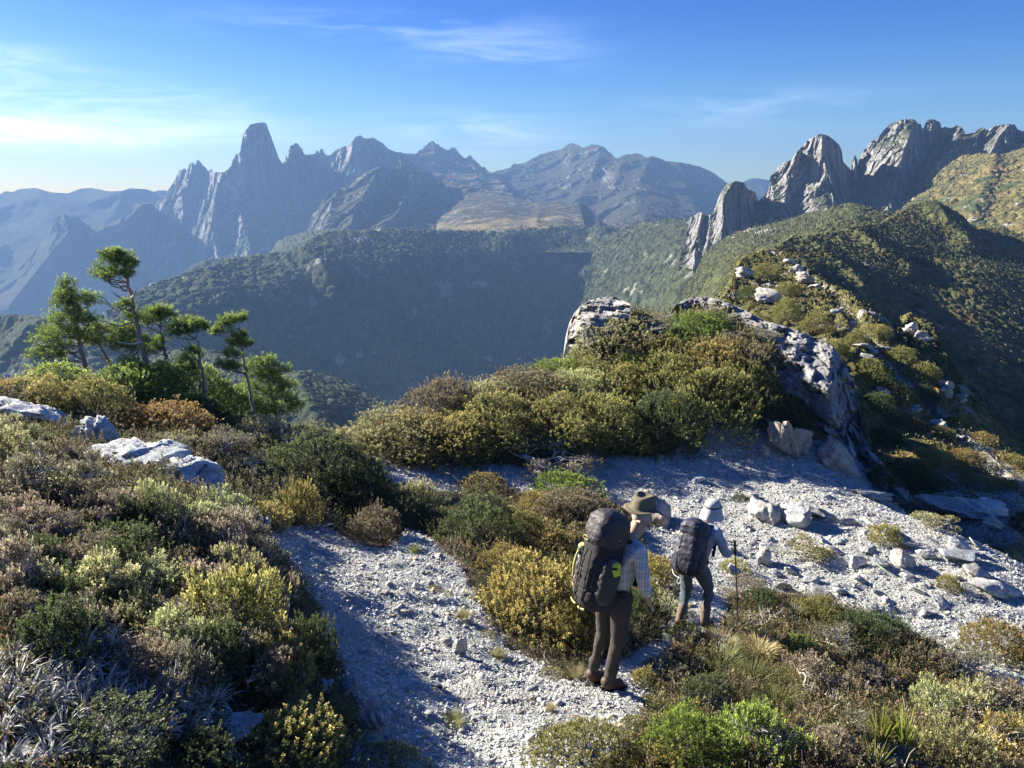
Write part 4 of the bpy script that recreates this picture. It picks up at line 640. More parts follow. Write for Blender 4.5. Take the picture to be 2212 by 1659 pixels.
def foliage_twiggy(pal, size, seed, tufts=21, bare=.55, bark=(.46, .43, .385)):
    r = np.random.default_rng(seed); R0 = SZ[size]; leafL = {'S': .016, 'M': .022, 'L': .034}[size]; tw = []; TP = []; TD = []; TR = []
    nst = 5
    for s in range(nst):
        a = s*6.28/nst+r.uniform(-.4, .4); root = np.array([math.cos(a), math.sin(a), 0])*.12*R0; m = root+np.array([math.cos(a)*.35, math.sin(a)*.35, r.uniform(.35, .5)])*R0
        tw.append(tube(wiggle(root-np.array([0, 0, .15*R0]), m, 6, .14, r), np.linspace(.035, .022, 6)*R0, bark, 5))
        for j in range(tufts//nst):
            d = dome(1, r, .25)[0]; e = d*np.array([1, 1, .95])*R0*r.uniform(.72, 1.0); k0 = m+(e-m)*0; tw.append(tube(wiggle(m, e, 7, .2, r), np.linspace(.024, .008, 7)*R0, np.array(bark)*r.uniform(.8, 1.15), 4)); TP.append(e); TD.append(unit(d+np.array([0, 0, .6]))); TR.append(r.uniform(.16, .3)*R0)
            for q in range(6):
                e2 = e+unit(r.normal(size=3)+d*.8+np.array([0, 0, .4]))*R0*r.uniform(.08, .26); tw.append(tube(wiggle(m+(e-m)*r.uniform(.45, 1), e2, 4, .16, r), np.linspace(.006, .0025, 4)*R0, np.array(bark)*1.05, 3))
    TP = np.array(TP); TD = np.array(TD); TR = np.array(TR); per = int({'S': 16, 'M': 34, 'L': 44}[size]); i = np.repeat(np.arange(len(TP)), per); d = unit(r.normal(size=(len(i), 3))); d[:, 2] = np.abs(d[:, 2])*.8-.15
    P = TP[i]+d*TR[i][:, None]*np.array([1.1, 1.1, .55]); D = unit(d*.6+np.array([0, 0, .7])+r.normal(0, .2, d.shape)); c0, c1 = map(np.array, PAL[pal]); Ls = leafL*3*r.uniform(.7, 1.3, len(i))
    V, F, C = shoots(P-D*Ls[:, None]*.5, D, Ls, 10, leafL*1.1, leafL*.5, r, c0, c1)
    b = join(tw); return (V/R0, F, C), (b[0]/R0, b[1], b[2])
def ribbons(n, L, W, r, c0, c1, seg=5, droop=1.0, base_r=.1, lean=.7, tilt=None):
    a = r.uniform(0, 6.28, n); out = np.stack([np.cos(a), np.sin(a), np.zeros(n)], -1); le = lean*r.random(n)**.6; L = L*r.uniform(.6, 1.15, n); P = out*base_r*r.random(n)[:, None]; V = []; d = unit(out*le[:, None]+np.array([0, 0, 1])+(tilt if tilt is not None else 0)); side = unit(np.cross(d, np.array([.1, .2, 1.])+out*.2)); dr = droop*r.uniform(.3, 1.3, n); C = []
    cc = np.exp(r.normal(0, .25, n))[:, None]; mixr = r.random(n)[:, None]
    for k in range(seg+1):
        t = k/seg; w = W*(1-t)**.6*(.6+.4*math.sin(t*3.1)) if k < seg else W*.04; V += [P-side*w*.5, P+side*w*.5]; c = (np.asarray(c0)+(np.asarray(c1)-c0)*np.clip(mixr*.6+t*.6, 0, 1))*cc; C += [c, c]
        d = unit(d-np.array([0, 0, 1])*(dr/seg*(.3+1.4*t))[:, None]); P = P+d*(L/seg)[:, None]
    V = np.stack(V, 1); C = np.stack(C, 1); m = 2*(seg+1); b = np.arange(n)[:, None]*m; F = np.concatenate([b+np.array([[2*k, 2*k+1, 2*k+3, 2*k+2]]) for k in range(seg)]); return V.reshape(-1, 3), F, np.clip(C, .01, .8).reshape(-1, 3)
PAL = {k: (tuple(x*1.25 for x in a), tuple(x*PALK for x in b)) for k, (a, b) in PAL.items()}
KIT = {}
def kit(sp, size, var=0):
    if sp in NAME: size = 'M'
    key = (sp, size, var)
    if key in KIT: return KIT[key]
    seed = abs(hash((len(sp)*7+ord(sp[0])*3+ord(sp[-1]), ord(size), var))) % 9973 if False else (sum(map(ord, sp))*13+ord(size)*7+var*101) % 9973; r = np.random.default_rng(seed); br = None
    if sp.startswith('tw_'): fo, br = foliage_twiggy(sp[3:], size, seed)
    elif sp.startswith('up_'): fo, br = foliage_dome(sp[3:], size, seed, up=.85, Lsf=2.3, freq=1.8, depth=.28, per=18, dens=.8)
    elif sp == 'tussock': v = ribbons(420, 1.0, .028, r, (.16, .15, .06), (.46, .40, .20), 4, 1.1, .28, 1.0); fo = v
    elif sp == 'greentuss': v = ribbons(520, 1.0, .022, r, (.055, .075, .022), (.22, .23, .08), 4, 1.5, .3, 1.1); fo = v
    elif sp == 'reed': v = ribbons(380, 1.0, .022, r, (.20, .17, .04), (.50, .27, .07), 4, .35, .45, .35); fo = v
    elif sp == 'silver': v = ribbons(70, 1.0, .085, r, (.34, .35, .32), (.62, .61, .58), 6, 1.5, .10, 1.3); fo = v
    elif sp == 'sword': v = ribbons(60, 1.0, .085, r, (.045, .075, .015), (.30, .32, .05), 6, .9, .12, .8); fo = v
    elif sp == 'cushion':
        d = dome(1300, r); P = d*np.array([1, 1, .6])*(1+.12*fbm(d*2, 3, seed))[:, None]*.9; fo = leaves(P, unit(d+r.normal(0, .3, d.shape)), .14, .05, np.clip(np.array([.17, .155, .045])*np.exp(r.normal(0, .3, len(P)))[:, None], .02, .6), r)
    elif sp == 'deadwood':
        tw = []; bark = np.array([.50, .48, .45])
        def grow(p, d, L, rad, lv):
            e = p+d*L; n = 6; pl = wiggle(p, e, n, .22, r); rad = max(rad, .004); tw.append(tube(pl, np.linspace(rad, rad*.6, n), bark*r.uniform(.75, 1.1), 5))
            if lv == 0: return
            for _ in range(int(r.integers(2, 4))):
                k = int(r.integers(2, n)); grow(pl[k], unit(d+r.normal(0, .75, 3)*np.array([1, 1, .7])), L*r.uniform(.5, .8), rad*.55, lv-1)
        for s in range(4): a = r.uniform(0, 6.28); grow(np.zeros(3), unit(np.array([math.cos(a), math.sin(a), r.uniform(.1, .9)])), .55, .034, 4)
        fo = None; br = join(tw)
    else: fo, br = foliage_dome(sp, size, seed)
    fm = mesh('foliage', *fo[:2], M_leaf, fo[2]) if fo else None; bm_ = mesh('branches', br[0], br[1], M_bark, br[2]) if br else None
    KIT[key] = (fm, bm_); return KIT[key]
NAME = {'tussock': 'grass_tussock', 'greentuss': 'grass_tussock', 'reed': 'reed_clump', 'silver': 'strap_leaf_plant', 'sword': 'sword_leaf_plant', 'cushion': 'cushion_plant', 'deadwood': 'dead_shrub'}
CAT = {'tussock': 'grass tussock', 'greentuss': 'grass tussock', 'reed': 'reeds', 'silver': 'plant', 'sword': 'plant', 'cushion': 'cushion plant', 'deadwood': 'dead shrub'}
ALL_LABELS = []
def plant(px, py, wq, hq, sp, label, bv=None, group=None, var=None, mesh_only=False, tilt=0, D=None, yaw=None):
    h = hit(px, py, bv)
    if h is None and D is None: return None
    dist0 = (h[0].y*cp-h[0].z*sp) if False else None
    P = h[0] if D is None else Vector(at(px, py, D).tolist()); dz = P.y*math.cos(PITCH)-P.z*math.sin(PITCH); mpp = dz/FQ; Rr = wq*mpp/2*1.1; an = math.atan2(-P.z, P.y)
    py2 = py-Rr*math.sin(an)/mpp*.75; h2 = hit(px, py2, bv) if D is None else None
    if h2 is not None and abs(h2[0].y-P.y) < 2.5*Rr+.4: P = h2[0]
    H = max((hq*mpp-Rr*math.sin(an)*.8)/math.cos(an), Rr*.55)
    size = 'S' if Rr < .36 else ('M' if Rr < .85 else 'L')
    if sp in NAME: size = 'M'
    fm, bm_ = kit(sp, size, int(pr.integers(2)) if var is None else var)
    root = bpy.data.objects.new(NAME.get(sp, 'shrub'), None); COL.objects.link(root); root['label'] = label; root['category'] = CAT.get(sp, 'shrub')
    if group: root['group'] = group
    root.empty_display_size = .1
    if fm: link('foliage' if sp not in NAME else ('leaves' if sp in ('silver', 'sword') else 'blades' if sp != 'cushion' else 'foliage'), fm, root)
    if bm_: link('branches', bm_, root)
    root.location = P-Vector((0, 0, .05*H)); root.scale = (Rr, Rr, H if sp not in ('silver', 'sword') else max(H, Rr)); root.rotation_euler = (tilt, 0, pr.uniform(0, 6.28) if yaw is None else yaw); ALL_LABELS.append(label); return root
L_ = [ # px, py(bottom), w, h, species, label
 # --- knoll, from its left tip to the slate wall
 (745, 930, 90, 62, 'dark', 'dark low shrub at the far left tip of the knoll'), (800, 905, 110, 58, 'brown', 'brownish dome shrub near the left tip of the knoll'), (838, 1000, 190, 112, 'pale', 'wide straw-green shrub at the front left foot of the knoll'),
 (905, 893, 120, 88, 'brown', 'mauve-brown rounded shrub on the left crest of the knoll'), (958, 930, 140, 118, 'brown', 'large brown dome shrub with bare pale stems inside'), (955, 1004, 175, 110, 'rust', 'spreading rust-gold shrub at the knoll foot, above the gravel'),
 (990, 1002, 90, 42, 'gold', 'small yellow-green shrub at the gravel edge of the knoll'), (880, 950, 110, 60, 'orange', 'orange-brown shrub between the straw-green and brown domes'), (1010, 830, 120, 72, 'pale', 'pale green shrub on the knoll crest line, left part'),
 (1085, 806, 210, 88, 'up_sage', 'tall pale sage shrub with upright shoots on the knoll skyline'), (1185, 802, 140, 80, 'up_pale', 'yellowish-green upright shrub against the valley, left of the pale rock'), (1120, 862, 170, 62, 'brown', 'dark brown low shrub in the middle of the knoll'),
 (1060, 905, 130, 80, 'pale', 'pale olive shrub right of the large brown dome'), (1080, 968, 180, 118, 'olive', 'broad olive shrub at the middle foot of the knoll'), (1190, 975, 170, 120, 'olive', 'dense olive shrub right of the middle of the knoll foot'), (1150, 905, 140, 74, 'rust', 'rust-tipped shrub in the middle of the knoll'),
 (1255, 885, 150, 92, 'up_sage', 'sage-green upright shrub in the centre of the knoll'), (1210, 835, 110, 62, 'green', 'bright green shrub below the pale crest rock'), (1300, 975, 160, 128, 'olive', 'dark olive shrub above the small pale stones'), (1425, 985, 150, 135, 'dark', 'dark green shrub at the right foot of the knoll'),
 (1392, 988, 92, 62, 'orange', 'round orange-gold shrub at the foot of the knoll'), (1530, 938, 160, 140, 'olive', 'tall shaded shrub left of the slate wall'), (1610, 905, 120, 120, 'olive', 'shaded shrub against the slate wall'), (1450, 885, 170, 125, 'olive', 'dark olive shrub high on the right of the knoll'),
 (1345, 885, 130, 100, 'gold', 'gold-tipped shrub in the right half of the knoll'), (1560, 840, 160, 125, 'rust', 'large gold and rust shrub near the right crest of the knoll'), (1618, 815, 90, 80, 'brown', 'dark brown shrub touching the upper slate wall'), (1505, 752, 130, 78, 'green', 'bright green leafy shrub near the knoll summit'),
 (1420, 800, 140, 80, 'gold', 'gold shrub below the knoll summit'), (1330, 790, 140, 92, 'pale', 'pale yellow-green shrub right of the crest rock'), (1310, 742, 110, 58, 'green', 'lime-green low shrub beside the reeds on the knoll'), (1400, 745, 130, 74, 'tw_grey', 'grey wiry shrub just under the knoll summit'),
 (1580, 765, 110, 60, 'tw_grey', 'grey-brown wiry shrub on the right side of the knoll summit'), (1640, 742, 80, 44, 'tw_grey', 'grey twiggy shrub under the slate slabs'), (1345, 700, 120, 68, 'reed', 'orange and green reed clump on the knoll skyline'), (1400, 690, 100, 55, 'reed', 'second reed clump on the summit, right of the taller one'),
 (1470, 700, 110, 52, 'deadwood', 'grey dead brush on the knoll summit'), (1250, 770, 110, 56, 'olive', 'olive shrub hugging the base of the pale crest rock'), (1375, 845, 120, 80, 'green', 'light green shrub in the upper middle of the knoll'), (1280, 842, 110, 70, 'olive', 'olive shrub above the sage one on the knoll'),
 (1500, 865, 130, 90, 'gold', 'golden shrub centred on the right shoulder of the knoll'), (1440, 655, 90, 40, 'pale', 'tan grassy shrub on the very top of the knoll'), (1530, 690, 110, 50, 'tw_pale', 'thin pale shrub beside the summit slabs'), (1680, 930, 90, 80, 'dark', 'dark low bush left of the upright boulder'),
 (1010, 960, 90, 60, 'olive', 'olive shrub squeezed beside the brown dome'), (1240, 940, 110, 70, 'gold', 'yellowish shrub low in the middle of the knoll'), (1180, 1034, 170, 62, 'tw_pink', 'low rust and grey shrub on the gravel in front of the knoll'), (1265, 1018, 90, 40, 'tw_grey', 'low silvery shrub on the gravel in front of the knoll'),
 (1100, 1000, 80, 30, 'rust', 'mat of reddish heath at the knoll foot'),
 # --- saddle and path islands
 (1040, 1068, 92, 42, 'rust', 'small round rust shrub alone on the far gravel'), (905, 1090, 80, 50, 'pale', 'pale gold shrub where the upper gravel begins'), (1220, 1088, 140, 68, 'green', 'bright lime-green leafy shrub above the left hiker'), (1228, 1142, 150, 84, 'brown', 'dark brown shrub under the lime-green one'),
 (1165, 1120, 90, 60, 'rust', 'rusty shrub left of the lime-green one'), (1030, 1205, 180, 130, 'dark', 'dark green shrub between the two gravel areas'), (1010, 1130, 130, 66, 'tw_sage', 'sage twiggy shrub behind the dark green one'), (1110, 1180, 110, 76, 'olive', 'olive shrub right of the dark green one'),
 (865, 1150, 130, 84, 'dark', 'deep green shrub at the head of the path'), (815, 1190, 130, 96, 'brown', 'dark rust shrub overhanging the head of the path'), (1185, 1205, 110, 60, 'rust', 'rust shrub on the bank left of the left hiker'), (1095, 1262, 120, 76, 'rust', 'gold-brown shrub behind the big path shrub'),
 (1165, 1405, 270, 210, 'rust', 'very large golden-brown shrub beside the left hiker'), (1265, 1420, 150, 150, 'rust', 'rust shrub right behind the left hiker legs'), (1425, 1288, 120, 80, 'gold', 'gold and green shrub between the two hikers'), (1385, 1385, 110, 112, 'dark', 'dark green shrub right of the left hiker legs'),
 (1440, 1345, 110, 60, 'tw_pale', 'brownish wiry shrub below the gold and green one'), (1190, 1262, 120, 60, 'olive', 'olive shrub behind the left hiker backpack'), (1395, 1240, 70, 40, 'rust', 'small reddish heath right of the left hiker arm'), (1500, 1215, 40, 24, 'cushion', 'tiny mossy cushion left of the second hiker'),
 (1240, 1482, 72, 48, 'tussock', 'straw-coloured grass tuft left of the left hiker boots'), (1192, 1474, 60, 26, 'cushion', 'yellow moss cushion left of the straw tuft'), (1386, 1490, 50, 46, 'gold', 'tiny yellow shrub right of the left hiker boots'), (1000, 1348, 54, 36, 'tussock', 'small grass tuft in the middle of the path'),
 (1076, 1432, 54, 34, 'tussock', 'dry pinkish tuft below the big path shrub'), (935, 1280, 34, 16, 'cushion', 'small moss cushion in the path, upper one'), (962, 1290, 28, 12, 'cushion', 'small moss cushion just right of the upper one'), (1052, 1316, 46, 22, 'cushion', 'moss cushion at the foot of the big path shrub'),
 (1086, 1345, 42, 26, 'cushion', 'round moss cushion touching the big path shrub'), (1052, 1382, 40, 18, 'cushion', 'flat moss cushion right of the split slate wedge'), (1055, 1355, 26, 12, 'cushion', 'tiny moss dot above the flat moss cushion'), (896, 1198, 40, 26, 'greentuss', 'lone green tuft in the shaded upper path'),
 (1190, 1545, 36, 30, 'tussock', 'tiny grass tuft on the lower gravel'), (978, 1580, 70, 40, 'greentuss', 'dark tuft low on the shaded path'), (1370, 1585, 60, 40, 'cushion', 'moss cushion left of the big green bottom shrub'), (1402, 1530, 44, 28, 'cushion', 'moss cushion above the big green bottom shrub'),
 (1352, 1610, 50, 34, 'cushion', 'moss cushion near the bottom edge, right of the gold shrub'), (1400, 1588, 50, 34, 'greentuss', 'small green tuft beside the moss cushions at the bottom'),
 # --- saddle, right part
 (1612, 1318, 110, 72, 'tw_pink', 'pinkish-brown shrub right of the second hiker'), (1650, 1345, 90, 70, 'dark', 'shadowed shrub under the pinkish-brown one'), (1912, 1185, 68, 54, 'gold', 'round golden-olive shrub alone on the scree'), (1735, 1222, 110, 62, 'tw_gold', 'olive shrub with bare stems left on the scree'),
 (2015, 1165, 96, 66, 'tw_pale', 'pale olive shrub beside the long flat slab'), (2048, 1284, 52, 42, 'gold', 'small orange-gold shrub on the right scree'), (1602, 1088, 32, 20, 'dark', 'tiny dark tuft on the far scree'), (2150, 1442, 120, 88, 'rust', 'rust and gold shrub near the right frame edge'),
 (2200, 1440, 80, 80, 'tussock', 'yellow grass clump at the right frame edge'), (2204, 1160, 50, 56, 'dark', 'dark green bush at the right edge below the slope'), (1590, 1250, 60, 36, 'gold', 'small yellow-green shrub right of the second hiker arm'),
 (1905, 1075, 80, 60, 'dark', 'dark shrub on the ridge edge under the slate wall'), (1960, 1065, 110, 70, 'dark', 'dark bush right of the slate wall foot'),
 # --- bottom edge
 (625, 1700, 220, 140, 'gold', 'yellow-green shrub with bright shoots at the bottom left'), (850, 1700, 140, 86, 'pale', 'pale yellow leafy shrub at the bottom edge, left of the gravel'), (1260, 1710, 240, 108, 'gold', 'golden shrub at the bottom edge, centre'),
 (1490, 1700, 220, 160, 'green', 'large bright green shrub at the bottom centre-right'), (1640, 1700, 200, 180, 'tw_green', 'tall green shrub with many bare stems at the bottom'), (1420, 1700, 110, 70, 'rust', 'rust shrub between the golden and green bottom shrubs'),
 (1790, 1690, 110, 110, 'tw_pink', 'pinkish dry shrub right of the bare-stemmed green one'), (1760, 1530, 150, 110, 'tw_pink', 'dusty pink shrub on the lower right bank'), (1850, 1600, 80, 70, 'tw_grey', 'light grey wiry shrub above the sword leaves'), (2010, 1590, 120, 120, 'tw_sage', 'sage-green wiry shrub on the lower right'),
 (2100, 1600, 120, 130, 'tw_pale', 'pale twiggy shrub on the lower right'), (2165, 1680, 140, 130, 'tw_rust', 'gold and pink wiry shrub in the bottom right corner'), (2050, 1690, 150, 120, 'pale', 'pale olive shrub at the bottom right'), (1900, 1445, 190, 110, 'dark', 'dark shaded shrub above the bottom right bank'),
 (2060, 1500, 180, 110, 'tw_grey', 'dark grey wiry shrub at the edge of the right gravel'), (1800, 1430, 130, 90, 'tw_grey', 'dull twiggy shrub below the right gravel'), (1990, 1470, 130, 90, 'brown', 'brown shaded shrub at the edge of the right gravel'), (2160, 1560, 130, 90, 'tw_brown', 'brownish wiry shrub near the right edge'),
 (1870, 1520, 120, 90, 'tw_brown', 'brown wiry shrub in the middle of the lower right bank'), (1725, 1440, 90, 60, 'green', 'small lime-green shrub on the lower right bank'), (1700, 1370, 120, 70, 'tw_olive', 'olive wiry shrub beside the bleached dead branches'), (1770, 1370, 110, 70, 'olive', 'olive shrub below the right scree'),
 (1480, 1400, 70, 46, 'olive', 'small olive shrub below the second hiker'), (1440, 1500, 110, 70, 'tw_grey', 'shaded grey shrub right of the tiny yellow one'), (1930, 1700, 130, 80, 'tw_brown', 'brown shrub under the sword leaves'), (2195, 1630, 90, 80, 'sage', 'sage shrub at the right edge, low down'),
 (1560, 1480, 150, 90, 'greentuss', 'large green grass tussock below the dead branches'), (1620, 1510, 150, 90, 'greentuss', 'green grass tussock at the middle of the lower right bank'), (1680, 1560, 140, 90, 'greentuss', 'shaded grass tussock above the green bottom shrub'), (1640, 1440, 120, 70, 'tussock', 'yellow grass tussock beside the lime-green shrub'),
 (1560, 1420, 110, 56, 'tussock', 'yellowish grass tussock under the second hiker boots'), (1720, 1500, 100, 70, 'tussock', 'straw tussock left of the dusty pink shrub'), (1520, 1540, 130, 70, 'dark', 'dark shrub in the hollow above the green bottom shrub'),
 (1900, 1640, 110, 120, 'sword', 'yellow-green sword-leaf plant, left one of three'), (1950, 1660, 120, 130, 'sword', 'yellow-green sword-leaf plant, middle one of three'), (1890, 1700, 100, 110, 'sword', 'yellow-green sword-leaf plant, nearest the bottom edge'),
 (1650, 1400, 150, 100, 'deadwood', 'bleached white dead shrub right of the second hiker boots'), (1540, 1460, 130, 90, 'deadwood', 'tangled bleached dead branches between hikers and tussocks'), (1480, 1530, 120, 60, 'deadwood', 'grey dead brush low right of the left hiker boots'),
 (1820, 1560, 90, 70, 'deadwood', 'dark dead twigs on the lower right bank'),
 # --- left hill
 (345, 945, 180, 68, 'orange', 'wide orange-brown dome shrub under the pines'), (22, 872, 110, 60, 'rust', 'rust shrub at the left edge above the ledge'), (10, 810, 80, 56, 'dark', 'dark green bush at the left frame edge'), (112, 905, 110, 84, 'gold', 'gold-green shrub behind the left ledge'),
 (200, 905, 140, 84, 'olive', 'olive shrub behind the pointed slate block'), (262, 880, 120, 70, 'dark', 'dark shrub left of the orange dome'), (75, 860, 110, 60, 'pale', 'pale shrub under the leftmost pine'), (165, 860, 110, 60, 'tw_pale', 'pale wiry shrub at the foot of the leftmost pine'),
 (300, 890, 190, 118, 'pine', 'dark green low conifer scrub under the pines, left part'), (405, 895, 180, 120, 'pine', 'dark green low conifer scrub under the pines, right part'), (505, 915, 150, 100, 'pine', 'green scrub between the two right-hand pines'), (375, 990, 110, 56, 'tw_pale', 'pale cream-leaved shrub right of the slate slab'),
 (560, 975, 130, 80, 'tw_pale', 'light leafy shrub with pale tips below the right pines'), (655, 990, 170, 110, 'tw_grey', 'grey-green shrub mass on the right shoulder of the hill'), (480, 1000, 120, 86, 'tw_grey', 'grey shrub above the right end of the slate slab'), (690, 1100, 260, 150, 'dark', 'very large dark dome shrub above the path'),
 (650, 1140, 90, 100, 'rust', 'golden upright shrub at the left of the big dark dome'), (575, 1152, 120, 70, 'rust', 'low rust-gold shrub at the head of the path, left side'), (770, 1120, 130, 110, 'dark', 'dark shrub on the right flank of the big dark dome'), (600, 930, 110, 60, 'olive', 'olive shrub at the foot of the bushy right pine'), (668, 925, 110, 80, 'pine', 'green scrub trailing off right of the last pine'), (130, 860, 150, 90, 'pine', 'green conifer scrub under the leftmost pine'),
 (440, 930, 120, 60, 'dark', 'dark shrub behind the orange dome'), (540, 1045, 130, 80, 'tw_grey', 'grey twiggy shrub left of the big dark dome'), (600, 1080, 110, 66, 'tw_pale', 'pale twiggy shrub in front of the big dark dome'), (690, 955, 90, 60, 'olive', 'olive shrub where the hill drops to the valley'),
 (520, 1440, 210, 220, 'gold', 'tall yellow-green leafy shrub left of the path'), (480, 1500, 150, 150, 'dark', 'dark understorey shrub left of the tall yellow-green one'), (600, 1520, 150, 140, 'olive', 'olive shrub on the left edge of the lower path'), (672, 1450, 100, 110, 'dark', 'dark round shrub at the bend of the path'),
 (598, 1365, 150, 150, 'tw_brown', 'brown wiry shrub at the left edge of the path bend'), (550, 1270, 130, 130, 'tw_grey', 'grey wiry shrub at the left edge of the upper path'), (490, 1310, 150, 140, 'tw_pale', 'pale green-tipped shrub in the middle of the left slope'), (40, 1330, 170, 170, 'tw_pink', 'large white-stemmed shrub with pink-brown tips at the left edge'),
 (20, 1350, 170, 150, 'deadwood', 'bleached bare branches at the left frame edge'), (130, 1450, 170, 150, 'dark', 'soft dark green shrub near the left edge'), (200, 1690, 280, 120, 'dark', 'dark olive shrub at the bottom left edge'), (420, 1700, 150, 100, 'dark', 'dark shrub left of the bottom yellow shrub'),
 (130, 1200, 120, 110, 'deadwood', 'bare pale branches in the upper left of the left thicket'), (240, 1180, 110, 100, 'deadwood', 'bare forked branches below the slate slab'), (330, 1330, 120, 110, 'deadwood', 'bare pale branches in the centre of the left thicket'), (430, 1230, 110, 90, 'deadwood', 'bare grey branches right of the thicket centre'), (560, 1230, 100, 90, 'deadwood', 'bare curly branches near the upper path edge'), (230, 1420, 120, 100, 'deadwood', 'bare branches above the silvery plants'),
 (440, 1540, 60, 100, 'deadwood', 'pale dead stem above the bottom-left slab'), (660, 1520, 60, 90, 'deadwood', 'thin bleached stick at the left edge of the path'), (640, 1590, 110, 80, 'tussock', 'fine-bladed grass clump beside the bottom-left slab'), (730, 1590, 100, 80, 'greentuss', 'brown-green tussock at the left foot of the path')]
for i_, a in enumerate(L_): plant(a[0], a[1], a[2]*(1.22 if i_ < 48 else 1.0), a[3]*(.93 if i_ < 48 else 1.0), *a[4:])
# --- left thicket fill, named by where it stands
rs2 = np.random.default_rng(33); TH = [(-30, 960), (170, 1010), (200, 1085), (300, 1120), (470, 1130), (560, 1180), (570, 1250), (610, 1340), (590, 1480), (470, 1560), (330, 1500), (280, 1400), (-30, 1380)]
SPW = ['tw_pink', 'tw_grey', 'tw_brown', 'tw_pale', 'tw_sage', 'tw_pink', 'dark', 'pale', 'tw_brown', 'tw_grey']
DESC = {'tw_pink': 'pink-brown wiry shrub', 'tw_grey': 'grey-green wiry shrub', 'tw_brown': 'brown flat-topped wiry shrub', 'tw_pale': 'pale-tipped wiry shrub', 'tw_sage': 'sage wiry shrub', 'dark': 'dark green shrub', 'pale': 'pale green leafy shrub'}
def zone_l(x, y):
    v_ = 'below the slab' if y < 1130 else 'high in the thicket' if y < 1240 else 'mid thicket' if y < 1360 else 'low in the thicket'
    return f"on the left slope, {v_}"
acc = []
for k in range(4000):
    x, y = rs2.uniform(-20, 700), rs2.uniform(930, 1560)
    if not inpoly(x, y, TH): continue
    dmin = 44+(y-930)*.06
    if any(math.hypot(x-a, (y-b)*1.3) < dmin for a, b in acc): continue
    if any(abs(x-l[0]) < 45 and abs(y-l[1]) < 26 for l in L_[-45:]): continue
    acc.append((x, y))
acc.sort(); cn = {}
rows = []
for x, y in acc:
    sp_ = SPW[int(rs2.integers(len(SPW)))]; rows.append((x, y, sp_))
for x, y, sp_ in rows:
    key = (sp_, zone_l(x, y)); cn[key] = cn.get(key, 0)+1
ci = {}
for x, y, sp_ in rows:
    key = (sp_, zone_l(x, y)); i = ci.get(key, 0); ci[key] = i+1
    lab = DESC[sp_]+' '+key[1]+('' if cn[key] == 1 else ', '+ORD[i]); wq = rs2.uniform(95, 150)+(y-930)*.06
    plant(x, y+20, wq, wq*rs2.uniform(.65, .95), sp_, lab, BV, group='wiry shrubs of the left slope thicket')
# --- silver strap-leaved plants, bottom left
k = 0; sil = []
for _ in range(900):
    x, y = rs2.uniform(-20, 470), rs2.uniform(1420, 1680)
    if x > 330 and not (1470 < y < 1620): continue
    if any(math.hypot(x-a, (y-b)*1.2) < 46 for a, b in sil): continue
    sil.append((x, y))
sil.sort()
for row, (lo, hi, nm) in enumerate(((0, 1500, 'upper row'), (1500, 1590, 'middle row'), (1590, 2000, 'bottom row'))):
    k = 0
    for x, y in sil:
        if not (lo <= y < hi) or k >= 20: continue
        plant(x, y+20, rs2.uniform(105, 145), rs2.uniform(75, 105), 'silver', f'silvery strap-leaved plant at lower left, {nm}, {ORD[k]}', BV, group='silvery strap-leaved plants'); k += 1
# --- shrubs one can tell apart on the far spur
FS = [(1700, 640, 90, 50, 'olive'), (1650, 600, 90, 46, 'olive'), (1640, 720, 90, 60, 'olive'), (1700, 690, 100, 70, 'olive'), (1760, 720, 110, 70, 'olive'), (1620, 650, 80, 50, 'dark'), (1730, 760, 100, 60, 'pale'), (1800, 770, 100, 66, 'gold'), (1850, 745, 70, 50, 'olive'), (1880, 820, 120, 70, 'olive'), (1930, 870, 130, 80, 'gold'), (1895, 890, 110, 70, 'dark'), (1990, 820, 110, 56, 'gold'), (2000, 870, 90, 56, 'dark'),
      (1905, 960, 120, 60, 'dark'), (1960, 930, 110, 50, 'rust'), (1970, 905, 70, 40, 'tussock'), (2030, 950, 100, 44, 'gold'), (1930, 1030, 130, 60, 'olive'), (2010, 1000, 110, 44, 'gold'), (2080, 1000, 110, 44, 'rust'), (2000, 1060, 140, 56, 'dark'), (2100, 1060, 120, 50, 'olive'), (2170, 1060, 90, 46, 'gold'), (2080, 1110, 120, 56, 'dark'), (1945, 780, 90, 46, 'olive'), (1890, 725, 90, 44, 'gold'), (2190, 1010, 90, 44, 'olive'), (2060, 920, 70, 36, 'green'), (2120, 960, 90, 40, 'rust')]
cc = {}; ci = {}
FSD = {'olive': 'olive shrub', 'dark': 'dark green shrub', 'pale': 'pale green shrub', 'gold': 'gold-green shrub', 'rust': 'rusty shrub', 'tussock': 'yellow tussock', 'green': 'bright green shrub'}
zf = lambda y: 'high on the far spur' if y < 760 else ('on the spur beyond the slate wall' if y < 935 else 'on the grass beyond the slate wall')
FS.sort()
for a in FS: kk = (a[4], zf(a[1])); cc[kk] = cc.get(kk, 0)+1
for a in FS:
    kk = (a[4], zf(a[1])); i = ci.get(kk, 0); ci[kk] = i+1
    plant(a[0], a[1], a[2]*.62, a[3]*.6, a[4], FSD[a[4]]+' '+kk[1]+('' if cc[kk] == 1 else ', '+ORD[i]), BV2, group='shrubs on the far spur')

